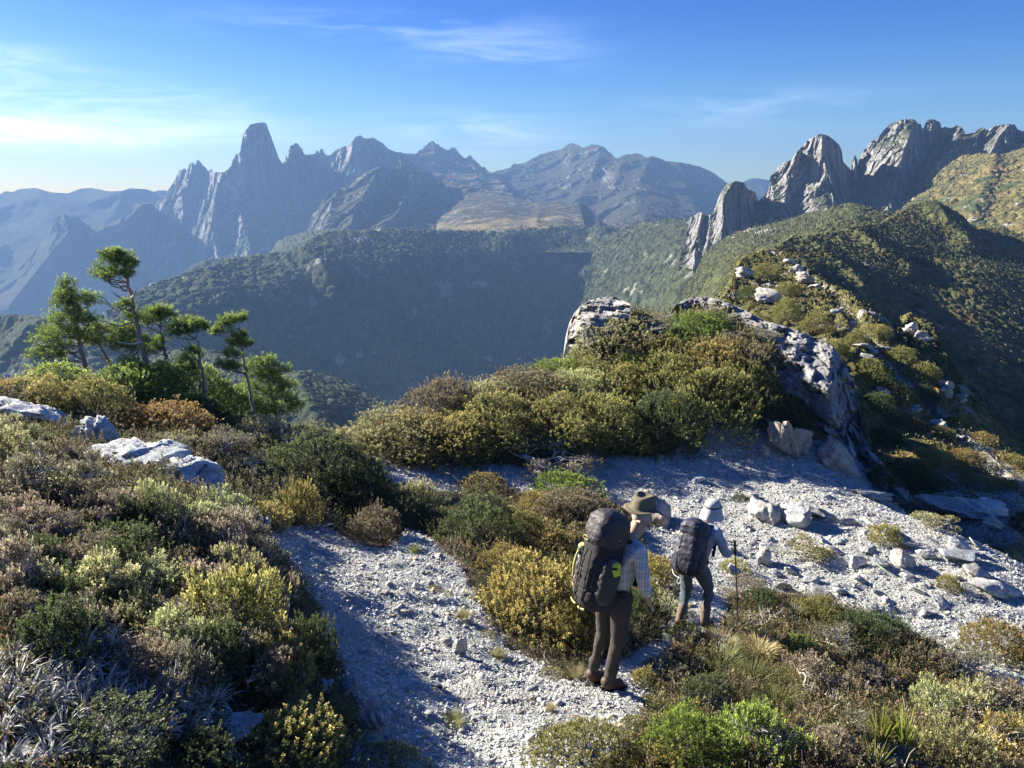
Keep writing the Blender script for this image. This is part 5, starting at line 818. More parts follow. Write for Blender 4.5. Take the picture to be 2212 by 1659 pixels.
# ---- heath undergrowth (stuff): low shoots over every soil surface
def undergrowth(n, seed):
    r = np.random.default_rng(seed); m = (gsoft < .25) & (TPX > -520) & (TPX < 2420) & (TPY < 1760); idx = np.argwhere(m); Pp = T0[idx[:, 0], idx[:, 1]]; wt = 1/(.6+.02*Pp[:, 1]**1.6)*np.where(idx[:, 0] > 276, 1.9, 1); ii = r.choice(len(idx), n, p=wt/wt.sum()); P = Pp[ii]+np.c_[r.uniform(-.04, .04, (n, 2)), np.zeros(n)]
    D = unit(np.array([0, 0, 1])+r.normal(0, .35, (n, 3))); cl_ = fbm(P/.5, 3, 3); sc = (.75+.05*P[:, 1]); Ls = .135*sc*r.uniform(.5, 1.4, n)*(1.1+.9*cl_)
    k = sstep(-.3, .3, fbm(P/.7, 3, 9))[:, None]; c0 = np.array([.05, .055, .02])*(1-k)+np.array([.10, .075, .04])*k; c1 = np.array([.15, .16, .05])*(1-k)+np.array([.30, .20, .10])*k
    a = [shoots(P[j::4], D[j::4], Ls[j::4], 8, .026*(.8+.04*8), .012, r, c0[j::4].mean(0)*0+np.array([[.05, .055, .02], [.09, .07, .035], [.06, .06, .03], [.03, .045, .018]][j]), np.array([[.19, .19, .06], [.34, .21, .09], [.26, .23, .12], [.08, .12, .04]][j])) for j in range(4)]
    V, F, C = join(a); link('undergrowth', mesh('undergrowth', V, F, M_leaf_s, C), kind='stuff', label='low mixed heath undergrowth covering the soil')
def heathfill(name, label, polys, n, seed, h, cols):
    r = np.random.default_rng(seed); m = np.zeros(gsoft.shape, bool)
    for p in polys: m |= inpoly(TPX, TPY, p)
    m &= gsoft < .3; idx = np.argwhere(m); P0 = T0[idx[:, 0], idx[:, 1]]; cl_ = fbm(P0/.55, 3, seed); wt = np.clip(.35+cl_, .05, 1)/(.5+.01*P0[:, 1]**2)*np.where(idx[:, 0] > 276, 1.9, 1); ii = r.choice(len(idx), n, p=wt/wt.sum()); P = P0[ii]+np.c_[r.uniform(-.05, .05, (n, 2)), np.zeros(n)]; H = h*np.clip(.5+1.3*cl_[ii], .25, 1.4)*r.uniform(.6, 1.2, n)
    P = P+np.array([0, 0, 1])*(H*.55)[:, None]; D = unit(np.array([0, 0, 1])+r.normal(0, .38, (n, 3))); k = (fbm(P/.8, 3, seed+5)*2.2+1.5+r.normal(0, .5, n)).astype(int) % len(cols); sz = .008+.0021*P[:, 1]; out = []
    for j, (c0, c1) in enumerate(cols):
      for lo_, hi_ in ((0, 4.5), (4.5, 7), (7, 11), (11, 99)):
        q = (k == j) & (P[:, 1] >= lo_) & (P[:, 1] < hi_)
        if q.any(): out.append(shoots(P[q], D[q], H[q]*.6, 14, float(sz[q].mean())*1.2, float(sz[q].mean())*.55, r, np.array(c0), np.array(c1)))
    V, F, C = join(out); tw = []
    for q in r.choice(n, min(n, 1500), replace=False):
        b = P[q]-np.array([0, 0, H[q]*.6]); tw.append(tube(wiggle(b, P[q]+D[q]*H[q]*.5+r.normal(0, .05, 3), 5, .18, r), np.linspace(.006, .002, 5), (.42, .39, .35), 3))
    b = join(tw); link(name, mesh(name, V, F, M_leaf_s, C), kind='stuff', label=label); link(name+'_twigs', mesh(name+'_twigs', b[0], b[1], M_bark, b[2]), kind='stuff', label='bare twigs among the '+name.replace('_', ' '))
M_leaf_s = mat_col("heath_shoots", .7, spec=.2, transl=.25)
undergrowth(82000, 3)
heathfill('knoll_heath', 'low heath filling the gaps between the knoll shrubs', [[(700, 930), (800, 850), (960, 770), (1200, 720), (1300, 640), (1500, 640), (1650, 720), (1690, 860), (1480, 960), (1380, 985), (1040, 1000), (760, 1000)]], 9000, 61, .5, [((.09, .10, .035), (.36, .33, .11)), ((.07, .075, .03), (.24, .21, .09)), ((.10, .08, .04), (.36, .25, .10))])
heathfill('slope_heath', 'tangled low heath filling the left slope', [[(-520, 840), (-60, 860), (500, 900), (700, 960), (780, 1100), (560, 1150), (560, 1260), (580, 1400), (440, 1450), (300, 1420), (-60, 1380), (-520, 1720)]], 15000, 62, .25, [((.06, .07, .03), (.20, .21, .10)), ((.09, .075, .05), (.30, .24, .17)), ((.05, .06, .025), (.13, .15, .06)), ((.10, .10, .05), (.34, .34, .17))])
heathfill('bank_heath', 'tangled low heath on the lower right bank', [[(1380, 1720), (1420, 1420), (1500, 1390), (1700, 1290), (2300, 1500), (2300, 1720)], [(900, 1120), (1150, 1070), (1390, 1120), (1400, 1400), (1180, 1420), (1060, 1300)]], 9000, 63, .19, [((.08, .08, .03), (.30, .27, .10)), ((.09, .07, .045), (.32, .24, .15)), ((.11, .10, .045), (.42, .36, .18))])
# ---- scrub leaf clumps over the far spur (stuff)
def scrub(layer_name, n, seed, per, size, spread, pal, name, label, maskf=None, hgt=.5):
    r = np.random.default_rng(seed); P, Nn, X, Y, o = LAYERS[layer_name]; w_ = np.ones(X.shape).ravel() if maskf is None else maskf(P, X, Y).ravel(); ii = r.choice(X.size, n, p=w_/w_.sum()); C = P.reshape(-1, 3)[ii]; d = C[:, 1]
    B = np.repeat(C, per, 0); dd = np.repeat(d, per); off = unit(r.normal(size=B.shape))*r.random((len(B), 1))**.4; off[:, 2] = np.abs(off[:, 2])*.8; sc = np.repeat(np.exp(r.normal(0, .3, n)), per)[:, None]
    B = B+off*spread*sc*np.array([1, 1, hgt/.5])*dd[:, None]/40; dr = unit(off+r.normal(0, .5, off.shape)+np.array([0, 0, .3])); i = r.integers(len(pal), size=n); ct = np.array(pal)[i]*np.exp(r.normal(0, .25, (n, 1)))
    V, F, c = leaves(B, dr, size*dd/40, size*.6*dd/40, np.clip(np.repeat(ct, per, 0)*np.exp(r.normal(0, .3, (len(B), 1))), .01, .7), r); link(name, mesh(name, V, F, M_leaf_s, c), kind='stuff', label=label)
scrub('spur_slope', 17000, 5, 14, .13, .42, [(.12, .13, .035), (.17, .16, .05), (.06, .085, .025), (.24, .17, .07), (.20, .20, .07)], 'spur_scrub', 'olive scrub covering the far spur', lambda P, X, Y: spmask(P, None, X, Y)+.12)
scrub('dark_hillside', 26000, 6, 11, .085, .34, [(.095, .10, .045), (.12, .12, .055), (.075, .088, .038), (.15, .13, .065), (.11, .13, .045)], 'hillside_scrub', 'scrub covering the shaded hillside', lambda P, X, Y: (X > 1500)*1.0)
scrub('olive_shoulder', 9000, 7, 10, .09, .30, [(.075, .085, .032), (.11, .11, .045), (.05, .065, .025)], 'shoulder_scrub', 'olive scrub covering the shoulder below the crags')
scrub('golden_slope', 8000, 8, 9, .085, .30, [(.15, .13, .05), (.20, .16, .07), (.09, .10, .04), (.06, .08, .03)], 'slope_scrub', 'golden scrub on the slope at the right edge')
scrub('lit_forest_slope', 12000, 9, 10, .09, .26, [(.062, .076, .038), (.09, .10, .05), (.048, .06, .03)], 'slope_forest', 'tree canopy of the sunlit forest slope', None, .8)
scrub('valley_wall', 16000, 10, 9, .09, .24, [(.055, .07, .034), (.085, .098, .048), (.11, .115, .06)], 'valley_forest', 'tree canopy of the valley wall', lambda P, X, Y: np.exp(-(Y-np.interp(X, [291, 445, 573, 681, 864, 1288], [650, 592, 564, 525, 506, 500]))/60)+.15, .8)  # paler clumps crowd the crest: its sunlit strip is put into the colour
scrub('lower_spur', 7000, 12, 10, .10, .26, [(.06, .085, .03), (.09, .11, .045), (.045, .065, .025)], 'spur_forest', 'tree canopy of the low sunlit spur', None, .9)
# ================================================================== wind-bent pines on the left hill
def qpt(px, py, D): return at(px, py, D)
def pine(label, D, trunk, blobs, limbs, rad=.055, pal='pine', seed=0, tuft=None, dead=()):
    r = np.random.default_rng(900+seed); tp = np.array([at(x, y, D+dd) for x, y, dd in trunk]); base = tp[0].copy(); n = 24; rad = rad*.74
    t = np.linspace(0, len(tp)-1, n); cur = np.stack([np.interp(t, np.arange(len(tp)), tp[:, k]) for k in range(3)], -1); k3 = np.array([.25, .5, .25])
    for _ in range(3): cur[1:-1] = .25*cur[:-2]+.5*cur[1:-1]+.25*cur[2:]
    cur[1:-1] += r.normal(0, .012, (n-2, 3)); root = bpy.data.objects.new('pine_tree', None); COL.objects.link(root); root.location = base.tolist(); root['label'] = label; root['category'] = 'tree'; root['group'] = 'wind-bent pines on the left hill'
    lo = cur[0]-np.array([0, 0, .5]); cur = np.concatenate([[lo], cur])-base; bark = np.array([.27, .225, .19])
    v = tube(cur, np.linspace(rad*1.25, rad*.35, len(cur)), bark, 8); link('trunk', mesh('trunk', v[0], v[1], M_bark, v[2], smooth=True), root)
    mpp = D*1.03/FQ*1.1; tw = []; fol = []; c0, c1 = map(np.array, PAL[pal])
    for (bx, by, br, bh, dd) in blobs:
        C = at(bx, by, D+dd)-base; R1 = br*mpp; H1 = bh*mpp; j = int(np.argmin(np.linalg.norm(cur-(C-np.array([0, 0, H1*.8+.35*abs(C[0])*0])), axis=1))); j = min(j, len(cur)-2)
        tw.append(tube(wiggle(cur[j], C-np.array([0, 0, H1*.35]), 8, .10, r), np.linspace(rad*.45, rad*.2, 8), bark*.95, 5))
        nt_ = int(34+400*R1*max(R1, H1)); d = unit(r.normal(size=(nt_, 3))); d[:, 2] = np.where(d[:, 2] < -.3, -d[:, 2], d[:, 2]); P = C+d*np.array([R1, R1*.9, H1])*(r.random((nt_, 1))**.45*1.12)*(1+.6*fbm(d*2.2+bx, 3, seed))[:, None]
        for q in P[::7]: tw.append(tube(wiggle(C-np.array([0, 0, H1*.3]), q, 5, .12, r), np.linspace(rad*.16, rad*.06, 5), bark*.9, 3))
        Dd = unit(d*.7+np.array([-.12, 0, .75])+r.normal(0, .22, d.shape)); V = shoots(P, Dd, .10*r.uniform(.6, 1.4, nt_), 15, .072, .012, r, c0, c1, .22, 1.0); fol.append(V)
    for pl in limbs:
        q = np.array([at(x, y, D+dd) for x, y, dd in pl])-base; tt = np.linspace(0, len(q)-1, 10); q = np.stack([np.interp(tt, np.arange(len(q)), q[:, k]) for k in range(3)], -1); q[1:-1] += r.normal(0, .012, (8, 3)); tw.append(tube(q, np.linspace(rad*.42, rad*.12, 10), bark*.9, 5))
    for pl in dead:
        q = np.array([at(x, y, D+dd) for x, y, dd in pl])-base; tt = np.linspace(0, len(q)-1, 8); q = np.stack([np.interp(tt, np.arange(len(q)), q[:, k]) for k in range(3)], -1); tw.append(tube(q, np.linspace(rad*.5, rad*.12, 8), (.55, .53, .50), 5))
    b = join(tw); link('branches', mesh('branches', b[0], b[1], M_bark, b[2]), root)
    f = join(fol); link('crown', mesh('crown', f[0], f[1], M_pine, f[2]), root)
M_pine = mat_col("pine_needles", .6, spec=.3, transl=.3)
pine('tallest leaning pine with a flat wind-swept top', 15.2, [(322, 812, 0), (306, 745, .1), (291, 680, .1), (279, 620, .1), (270, 585, 0), (262, 562, 0)],
     [(250, 560, 20, 13, 0), (268, 562, 18, 11, .1), (238, 574, 20, 14, -.1), (258, 584, 26, 18, .1), (283, 576, 13, 11, -.1), (222, 598, 17, 13, .1), (238, 604, 15, 10, -.1), (248, 553, 14, 9, 0), (272, 664, 11, 9, 0), (276, 598, 10, 8, 0), (285, 690, 10, 12, .1)],
     [[(271, 610, 0), (250, 605, 0), (228, 603, .1)], [(274, 628, 0), (250, 620, 0), (226, 605, .1)], [(281, 668, 0), (250, 668, .1), (218, 650, .1)], [(281, 672, 0), (245, 660, .1), (214, 640, .1)], [(279, 650, 0), (255, 640, 0), (240, 628, 0)], [(287, 695, 0), (250, 705, 0), (212, 690, 0)]], .07, seed=1, dead=[[(302, 760, 0), (312, 790, -.1), (328, 812, -.1)], [(305, 738, 0), (285, 744, 0), (250, 738, 0)], [(283, 645, 0), (295, 633, 0), (303, 626, 0)]])
pine('leftmost pine with a layered drooping crown', 15.8, [(205, 880, 0), (196, 830, 0), (180, 780, 0), (168, 720, .1), (158, 660, .1), (150, 625, .1)],
     [(148, 622, 14, 14, 0), (150, 645, 24, 15, 0), (172, 660, 26, 15, .1), (138, 668, 24, 14, -.1), (195, 655, 20, 15, .2), (160, 690, 36, 15, 0), (128, 700, 24, 14, 0), (190, 700, 24, 13, -.2), (112, 722, 30, 15, .1), (150, 725, 34, 15, -.2), (185, 732, 24, 15, .1), (102, 745, 28, 14, 0), (135, 755, 24, 12, .2), (86, 770, 20, 14, .1), (118, 775, 18, 10, 0), (140, 640, 14, 10, 0)],
     [[(196, 835, 0), (150, 800, 0), (100, 775, 0)], [(192, 815, 0), (150, 780, .1), (115, 765, 0)], [(180, 780, 0), (150, 760, 0), (120, 740, 0)], [(200, 870, 0), (165, 855, 0), (120, 835, 0), (85, 800, 0)], [(170, 740, 0), (190, 700, 0), (205, 670, 0)]], .08, seed=2)
pine('forked pine right behind the leftmost one', 16.2, [(265, 810, 0), (240, 790, 0), (222, 760, 0), (208, 735, 0)], [(208, 715, 24, 16, 0), (225, 725, 20, 14, .1), (190, 738, 20, 14, 0), (215, 745, 18, 10, .1)], [[(240, 790, 0), (215, 770, 0), (190, 755, 0)]], .06, seed=3)
pine('dark pine tucked behind the tallest trunk', 15.9, [(300, 850, 0), (296, 810, 0), (288, 770, 0), (280, 735, 0)], [(262, 725, 24, 15, 0), (280, 712, 22, 13, .1), (252, 742, 22, 13, 0), (290, 735, 20, 13, 0), (270, 755, 22, 12, .2), (300, 760, 20, 14, .1), (290, 790, 24, 14, 0), (318, 745, 14, 12, 0), (282, 815, 22, 14, 0)], [[(288, 770, 0), (265, 765, 0), (245, 755, 0)]], .05, seed=4)
pine('slim pine with a rounded cap, right of the tallest', 15.4, [(366, 812, 0), (358, 770, 0), (351, 735, 0), (345, 700, 0)], [(330, 690, 22, 14, 0), (348, 682, 22, 12, 0), (322, 702, 16, 11, .1), (362, 692, 15, 12, 0), (342, 676, 18, 8, 0), (346, 742, 10, 8, 0), (335, 762, 14, 9, 0), (350, 800, 18, 10, 0)], [[(355, 755, 0), (340, 745, 0), (328, 740, 0)], [(348, 718, 0), (330, 712, 0), (318, 705, 0)]], .05, seed=5, dead=[[(358, 770, 0), (370, 755, 0), (378, 740, 0)]])
pine('pine with a flat two-lobed crown in the middle', 15.0, [(452, 884, 0), (443, 840, 0), (433, 790, 0), (427, 745, 0), (423, 715, 0)], [(385, 712, 20, 11, 0), (402, 706, 20, 11, .1), (378, 726, 15, 9, 0), (424, 704, 18, 10, 0), (438, 712, 10, 8, 0), (405, 722, 12, 7, 0), (418, 768, 14, 11, 0), (402, 785, 16, 9, 0), (424, 800, 10, 8, .1)], [[(432, 785, 0), (410, 765, 0), (385, 735, 0)], [(430, 765, 0), (412, 745, 0), (398, 725, 0)], [(440, 830, 0), (420, 810, 0), (400, 800, 0)]], .05, seed=6, dead=[[(437, 800, 0), (447, 790, 0), (453, 780, 0)]])
pine('thin pine with a curled top, rightmost of the slim ones', 14.6, [(552, 915, 0), (545, 870, 0), (535, 820, 0), (527, 775, 0), (520, 735, 0)], [(500, 698, 18, 9, 0), (518, 694, 15, 8, 0), (488, 706, 12, 8, .1), (472, 722, 11, 8, 0), (518, 732, 14, 10, 0), (528, 748, 12, 9, 0), (508, 744, 10, 8, 0), (502, 772, 16, 9, 0), (490, 795, 16, 9, 0), (512, 800, 12, 8, 0)], [[(524, 745, 0), (520, 715, 0), (505, 705, 0)], [(520, 735, 0), (500, 715, 0), (478, 722, 0)], [(535, 815, 0), (515, 800, 0), (495, 795, 0)]], .045, seed=7, dead=[[(532, 812, 0), (505, 808, 0), (472, 800, 0)]])
pine('bushy dark green pine at the right end of the row', 15.4, [(600, 915, 0), (592, 880, 0), (585, 845, 0), (578, 815, 0)], [(560, 795, 22, 15, 0), (580, 788, 16, 12, .1), (552, 815, 22, 16, 0), (578, 820, 24, 18, -.1), (605, 806, 20, 10, 0), (600, 830, 20, 14, .1), (560, 845, 26, 18, 0), (592, 858, 26, 18, 0), (620, 845, 18, 12, 0), (625, 870, 22, 14, 0), (570, 880, 26, 16, 0), (610, 892, 26, 14, 0), (645, 885, 16, 12, 0), (540, 870, 20, 14, 0)], [[(592, 870, 0), (605, 840, 0), (608, 815, 0)]], .05, pal='pine', seed=8)
pine('low sprawling conifer with a bent bare limb', 14.2, [(352, 925, 0), (325, 905, 0), (290, 893, 0), (262, 868, 0), (250, 850, 0)], [(240, 850, 18, 12, 0), (262, 845, 16, 10, 0), (300, 865, 26, 12, 0), (335, 868, 26, 12, .1), (370, 872, 24, 12, 0), (395, 880, 20, 12, 0), (350, 890, 24, 10, .1), (420, 868, 16, 10, 0)], [[(325, 905, 0), (340, 885, 0), (350, 875, 0)]], .045, seed=9)
# ================================================================== the two hikers, their packs and poles
def skinned(verts, edges, rad, sub=2, root=0):
    me = bpy.data.meshes.new('tmp'); me.from_pydata([tuple(v) for v in verts], edges, []); o = bpy.data.objects.new('tmp', me); COL.objects.link(o)
    sk = o.modifiers.new('s', 'SKIN'); sk.use_smooth_shade = True; sv = me.skin_vertices[0].data
    for i, r in enumerate(rad):
        r = r if isinstance(r, tuple) else (r, r); sv[i].radius = r; sv[i].use_root = (i == root)
    ss = o.modifiers.new('d', 'SUBSURF'); ss.levels = sub; ss.render_levels = sub
    bpy.context.view_layer.update(); ev = o.evaluated_get(bpy.context.evaluated_depsgraph_get()); m2 = bpy.data.meshes.new_from_object(ev)
    V = np.empty(len(m2.vertices)*3, np.float32); m2.vertices.foreach_get('co', V); V = V.reshape(-1, 3).astype(float); F = [tuple(p.vertices) for p in m2.polygons]; bpy.data.objects.remove(o); bpy.data.meshes.remove(m2); return V, F
def vfmesh(name, V, F, mat, smooth=True):
    me = bpy.data.meshes.new(name); me.from_pydata([tuple(v) for v in V], [], [tuple(int(i) for i in f) for f in F])
    if smooth:
        for p in me.polygons: p.use_smooth = True
    me.materials.append(mat); me.update(); return me
def crease(V, amp, sc, seed, st=(1, 1, 2.2)):
    V = np.asarray(V, float); c = V.mean(0)*np.array([1, 1, 0]); d = V-c; d[:, 2] = 0; d = unit(d); return V+d*(fbm(V*np.array(st)/sc, 3, seed, ridged=True)*amp)[:, None]
def loft(secs, k=36, ex=3.2):
    """secs: (centre xyz, half width, half depth, axis tilt) -> closed superellipse loft"""
    V = []; a = np.arange(k)*2*np.pi/k; cx_ = np.sign(np.cos(a))*np.abs(np.cos(a))**(2/ex); sy = np.sign(np.sin(a))*np.abs(np.sin(a))**(2/ex)
    for (c, w_, d, tl) in secs: V += [np.stack([c[0]+cx_*w_, c[1]+sy*d*math.cos(tl), c[2]+sy*d*-math.sin(tl)], -1)]
    n = len(V); V = np.concatenate(V); F = [(i*k+j, i*k+(j+1) % k, (i+1)*k+(j+1) % k, (i+1)*k+j) for i in range(n-1) for j in range(k)]
    F += [tuple(range(k))[::-1], tuple((n-1)*k+j for j in range(k))]; return V, F
def bag(p0, p1, prof, k=36, ex=3.2, n=26):
    p0, p1 = np.array(p0), np.array(p1); d = unit(p1-p0); tl = math.atan2(d[1], d[2]); S = []
    ts = np.linspace(0, 1, n); pr_ = np.array(prof)
    for t in ts: S.append((p0+(p1-p0)*t+np.array([np.interp(t, pr_[:, 0], pr_[:, 3]) if pr_.shape[1] > 3 else 0, 0, 0]), np.interp(t, pr_[:, 0], pr_[:, 1]), np.interp(t, pr_[:, 0], pr_[:, 2]), tl))
    return loft(S, k, ex)
def tb(name, pts, r, mat, parent, k=6, flat=None):
    pts = np.array(pts, float); t = np.linspace(0, len(pts)-1, max(8, 4*len(pts))); q = np.stack([np.interp(t, np.arange(len(pts)), pts[:, i]) for i in range(3)], -1)
    for _ in range(2): q[1:-1] = .25*q[:-2]+.5*q[1:-1]+.25*q[2:]
    v = tube(q, r, (1, 1, 1), k); m = len(v[0]); V = v[0]; F = [tuple(f) for f in v[1]]+[tuple(range(k)), tuple(range(m-k, m))[::-1]]
    return link(name, vfmesh(name, V, F, mat), parent)
def surf_strip(name, bagV, k, rows, cols, width, mat, parent, lift=.008):
    pass
S_ = dict(skin=mat_plain('skin', (.46, .30, .22), .55, .4, var=.08), hair=mat_plain('grey_hair', (.38, .36, .33), .8, var=.2, vscale=60), trouser=mat_plain('brown_trousers', (.062, .054, .05), .9, .15, bump=(35, .4, .01), var=.12),
          boot=mat_plain('brown_leather_boot', (.075, .045, .03), .6, .3, bump=(60, .5, .005), var=.2), sole=mat_plain('rubber_sole', (.02, .02, .02), .8), felt=mat_plain('olive_felt', (.15, .138, .098), .95, .1, bump=(120, .3, .002), var=.08),
          band=mat_plain('hat_band', (.13, .115, .075), .9), pack=mat_plain('charcoal_ripstop', (.048, .043, .046), .55, .35, bump=(22, .7, .02), var=.2), pack2=mat_plain('charcoal_mesh', (.030, .029, .033), .75, .25, bump=(90, .5, .004), var=.2),
          yellow=mat_plain('pale_yellow_trim', (.58, .53, .20), .6), lime=mat_plain('lime_pouch', (.62, .66, .06), .5), teal=mat_plain('teal_cloth', (.03, .22, .16), .7), navy=mat_plain('navy_packcloth', (.032, .034, .055), .5, .4, bump=(20, .7, .02), var=.2),
          black=mat_plain('black_webbing', (.012, .012, .014), .6), bottle=mat_plain('frosted_bottle', (.62, .63, .63), .35, .5), blue=mat_plain('blue_shirt_cloth', (.34, .38, .45), .85, .15, bump=(26, .6, .015), var=.06), cap=mat_plain('pale_cap_cloth', (.46, .46, .45), .85, bump=(40, .4, .01)),
          tealt=mat_plain('patterned_teal_trousers', (.085, .115, .135), .85, var=.6, vscale=28), gaiter=mat_plain('brown_gaiter', (.16, .125, .10), .85, bump=(40, .5, .01), var=.1), metal=mat_plain('pole_shaft', (.05, .05, .055), .35, .5, metallic=.6), tube=mat_plain('blue_drinking_tube', (.03, .10, .55), .35, .5), red=mat_plain('orange_clip', (.6, .16, .06), .5))
def plaid():
    m, t = mat_new('plaid_flannel'); L = t.links.new; out = N(t, 'ShaderNodeOutputMaterial'); p = N(t, 'ShaderNodeBsdfPrincipled'); p.inputs['Roughness'].default_value = .9; p.inputs['Specular IOR Level'].default_value = .15
    tc = N(t, 'ShaderNodeTexCoord'); s = N(t, 'ShaderNodeSeparateXYZ'); L(tc.outputs['Object'], s.inputs[0]); c = None; u = M('ADD', s.outputs[0], s.outputs[1], t=t)
    def band(v, per, ph, wid):
        f = M('FRACT', M('ADD', M('DIVIDE', v, per, t=t), ph, t=t), t=t); return M('LESS_THAN', f, wid, t=t)
    col = None; base = (.62, .64, .62)
    prev = None
    for v, per, ph, wid, cc, fac in ((s.outputs[2], .085, 0, .30, (.30, .34, .37), .55), (u, .075, .1, .28, (.30, .34, .37), .55), (s.outputs[2], .085, .55, .10, (.30, .18, .12), .6), (u, .075, .6, .10, (.30, .18, .12), .6)):
        mx = N(t, 'ShaderNodeMix', data_type='RGBA'); L(M('MULTIPLY', band(v, per, ph, wid), fac, t=t), mx.inputs[0])
        if prev is None: mx.inputs[6].default_value = (*base, 1)
        else: L(prev, mx.inputs[6])
        mx.inputs[7].default_value = (*cc, 1); prev = mx.outputs[2]
    L(prev, p.inputs['Base Color']); L(p.outputs[0], out.inputs[0]); return m
S_['plaid'] = plaid()
def hand(V, E, Rr, iw, palm, fdir, thumb, side):
    """palm centre, finger direction, thumb direction; adds five fingers of unequal length"""
    fdir = unit(np.array(fdir, float)); side = unit(np.array(side, float)); ip = len(V); V.append(palm); E.append((iw, ip)); Rr.append((.030, .016))
    for k, L_f in enumerate((.070, .080, .075, .058)):
        off = side*(.026-.0175*k); curl = unit(fdir+np.array([0, 0, -1])*.35-side*0); a = palm+fdir*.040+off; b = a+fdir*L_f*.45; c = b+unit(fdir*.4+np.cross(side, fdir)*-.8+np.array([0, 0, -.5]))*L_f*.5; i = len(V); V += [a, b, c]; E += [(ip, i), (i, i+1), (i+1, i+2)]; Rr += [.0095, .0088, .0075]
    a = palm+side*.032+fdir*-.005; b = a+unit(np.array(thumb, float))*.04; i = len(V); V += [a, b, b+fdir*.022]; E += [(ip, i), (i, i+1), (i+1, i+2)]; Rr += [.012, .010, .008]
def person(label, loc, yaw, sc, P, mats, tilt_head=0):
    root = bpy.data.objects.new('person', None); COL.objects.link(root); root['label'] = label; root['category'] = 'person'; root.location = loc; root.rotation_euler = (0, 0, yaw); root.scale = (sc, sc, sc)
    J = {k: np.array(v, float) for k, v in P.items()}
    V = [J['pelvis'], J['spine'], J['chest'], J['neck'], J['h0'], J['h1'], J['h2']]; E = [(0, 1), (1, 2), (2, 3), (3, 4), (4, 5), (5, 6)]; Rr = [(.135, .11), (.125, .10), (.145, .11), .055, .064, .082, .066]
    fw = unit(np.array(P['face'], float)); n_ = len(V); V += [J['h1']+fw*.075+np.array([0, 0, -.01]), J['h1']+fw*.105+np.array([0, 0, -.025])]; E += [(5, n_), (n_, n_+1)]; Rr += [.022, .011]
    for s in (-1, 1): i = len(V); V.append(J['h1']+np.array([s*.085, .0, 0])); E.append((5, i)); Rr.append(.016)
    i = len(V); V.append(J['h0']+fw*.075); E.append((4, i)); Rr.append(.028)
    lim = {}
    for s, q in ((-1, 'L'), (1, 'R')):
        i = len(V); V += [J['hip'+q], J['knee'+q], J['ank'+q], J['toe'+q]]; E += [(0, i), (i, i+1), (i+1, i+2), (i+2, i+3)]; Rr += [.074, .050, .036, .032]
        i = len(V); V += [J['sh'+q], J['elb'+q], J['wr'+q]]; E += [(2, i), (i, i+1), (i+1, i+2)]; Rr += [.056, .040, .027]
        hand(V, E, Rr, i+2, J['wr'+q]+unit(J['wr'+q]-J['elb'+q])*.06, J['wr'+q]-J['elb'+q], (-s*.6, .5, .3), (-s*.7, .2, .7))
    v, f = skinned(V, E, Rr, 2); link('body', vfmesh('body', v, f, mats['skin']), root)
    V = [J['pelvis'], J['pelvis']+(J['spine']-J['pelvis'])*.45]; E = [(0, 1)]; Rr = [(.150, .125), (.142, .115)]
    for q in 'LR': i = len(V); mid = (J['hip'+q]+J['knee'+q])/2; low = J['ank'+q]+(J['knee'+q]-J['ank'+q])*(.05 if 'gait' not in mats else .32); V += [J['hip'+q], mid, J['knee'+q], (J['knee'+q]+low)/2, low]; E += [(0, i)]+[(i+j, i+j+1) for j in range(4)]; Rr += [x*P.get('leg', 1) for x in (.108, .092, .074, .064, .056)]
    v, f = skinned(V, E, Rr, 2); v = crease(v, .024, .13, 5, (1, 1, 1.3)); v = crease(v, .010, .045, 15, (1, 1, 1.5)); link('trousers', vfmesh('trousers', v, f, mats['trouser']), root)
    if 'gait' in mats:
        for q in 'LR': v, f = skinned([J['ank'+q]+(J['knee'+q]-J['ank'+q])*t for t in (.62, .35, .12, -.12)], [(0, 1), (1, 2), (2, 3)], [.068, .068, .060, .066], 2); v = crease(v, .008, .05, 8); link('gaiter', vfmesh('gaiter', v, f, mats['gait']), root)
    V = [J['pelvis']*1.0+np.array([0, 0, -.03]), J['spine'], J['chest'], J['neck']*.75+J['chest']*.25]; E = [(0, 1), (1, 2), (2, 3)]; Rr = [(.158, .132), (.150, .124), (.165, .128), (.078, .078)]
    for q in 'LR': i = len(V); w1 = J['elb'+q]+(J['wr'+q]-J['elb'+q])*P.get('sleeve', .9); V += [J['sh'+q], (J['sh'+q]+J['elb'+q])/2, J['elb'+q], w1]; E += [(2, i), (i, i+1), (i+1, i+2), (i+2, i+3)]; Rr += [.080, .066, .060, .048]
    v, f = skinned(V, E, Rr, 2); v = crease(v, .020, .11, 6, (1, 1, 1.2)); v = crease(v, .008, .04, 16, (1, 1, 1.2)); link('shirt', vfmesh('shirt', v, f, mats['shirt']), root)
    for q in 'LR':
        a, b = J['ank'+q], J['toe'+q]; d = unit((b-a)*np.array([1, 1, 0])); he = a*np.array([1, 1, 0])-d*.05+np.array([0, 0, .055+P.get('fz'+q, 0)]); to = a*np.array([1, 1, 0])+d*.17+np.array([0, 0, .045+P.get('fz'+q, 0)])
        v, f = skinned([a+np.array([0, 0, .07]), a, he, (he+to)/2+np.array([0, 0, .012]), to], [(0, 1), (1, 2), (1, 3), (3, 4)], [.060, .056, .048, .052, .044], 2); v[:, 2] = np.maximum(v[:, 2], .018+P.get('fz'+q, 0)); bt = link('boot', vfmesh('boot', v, f, mats['boot']), root)
        n = 24; an = np.arange(n)*2*np.pi/n; pd = np.array([-d[1], d[0], 0]); c = (he+to)/2*np.array([1, 1, 0]); o_ = np.array([c+d*math.cos(x)*.155+pd*math.sin(x)*(.048+.008*math.cos(x)) for x in an]); z0 = P.get('fz'+q, 0)
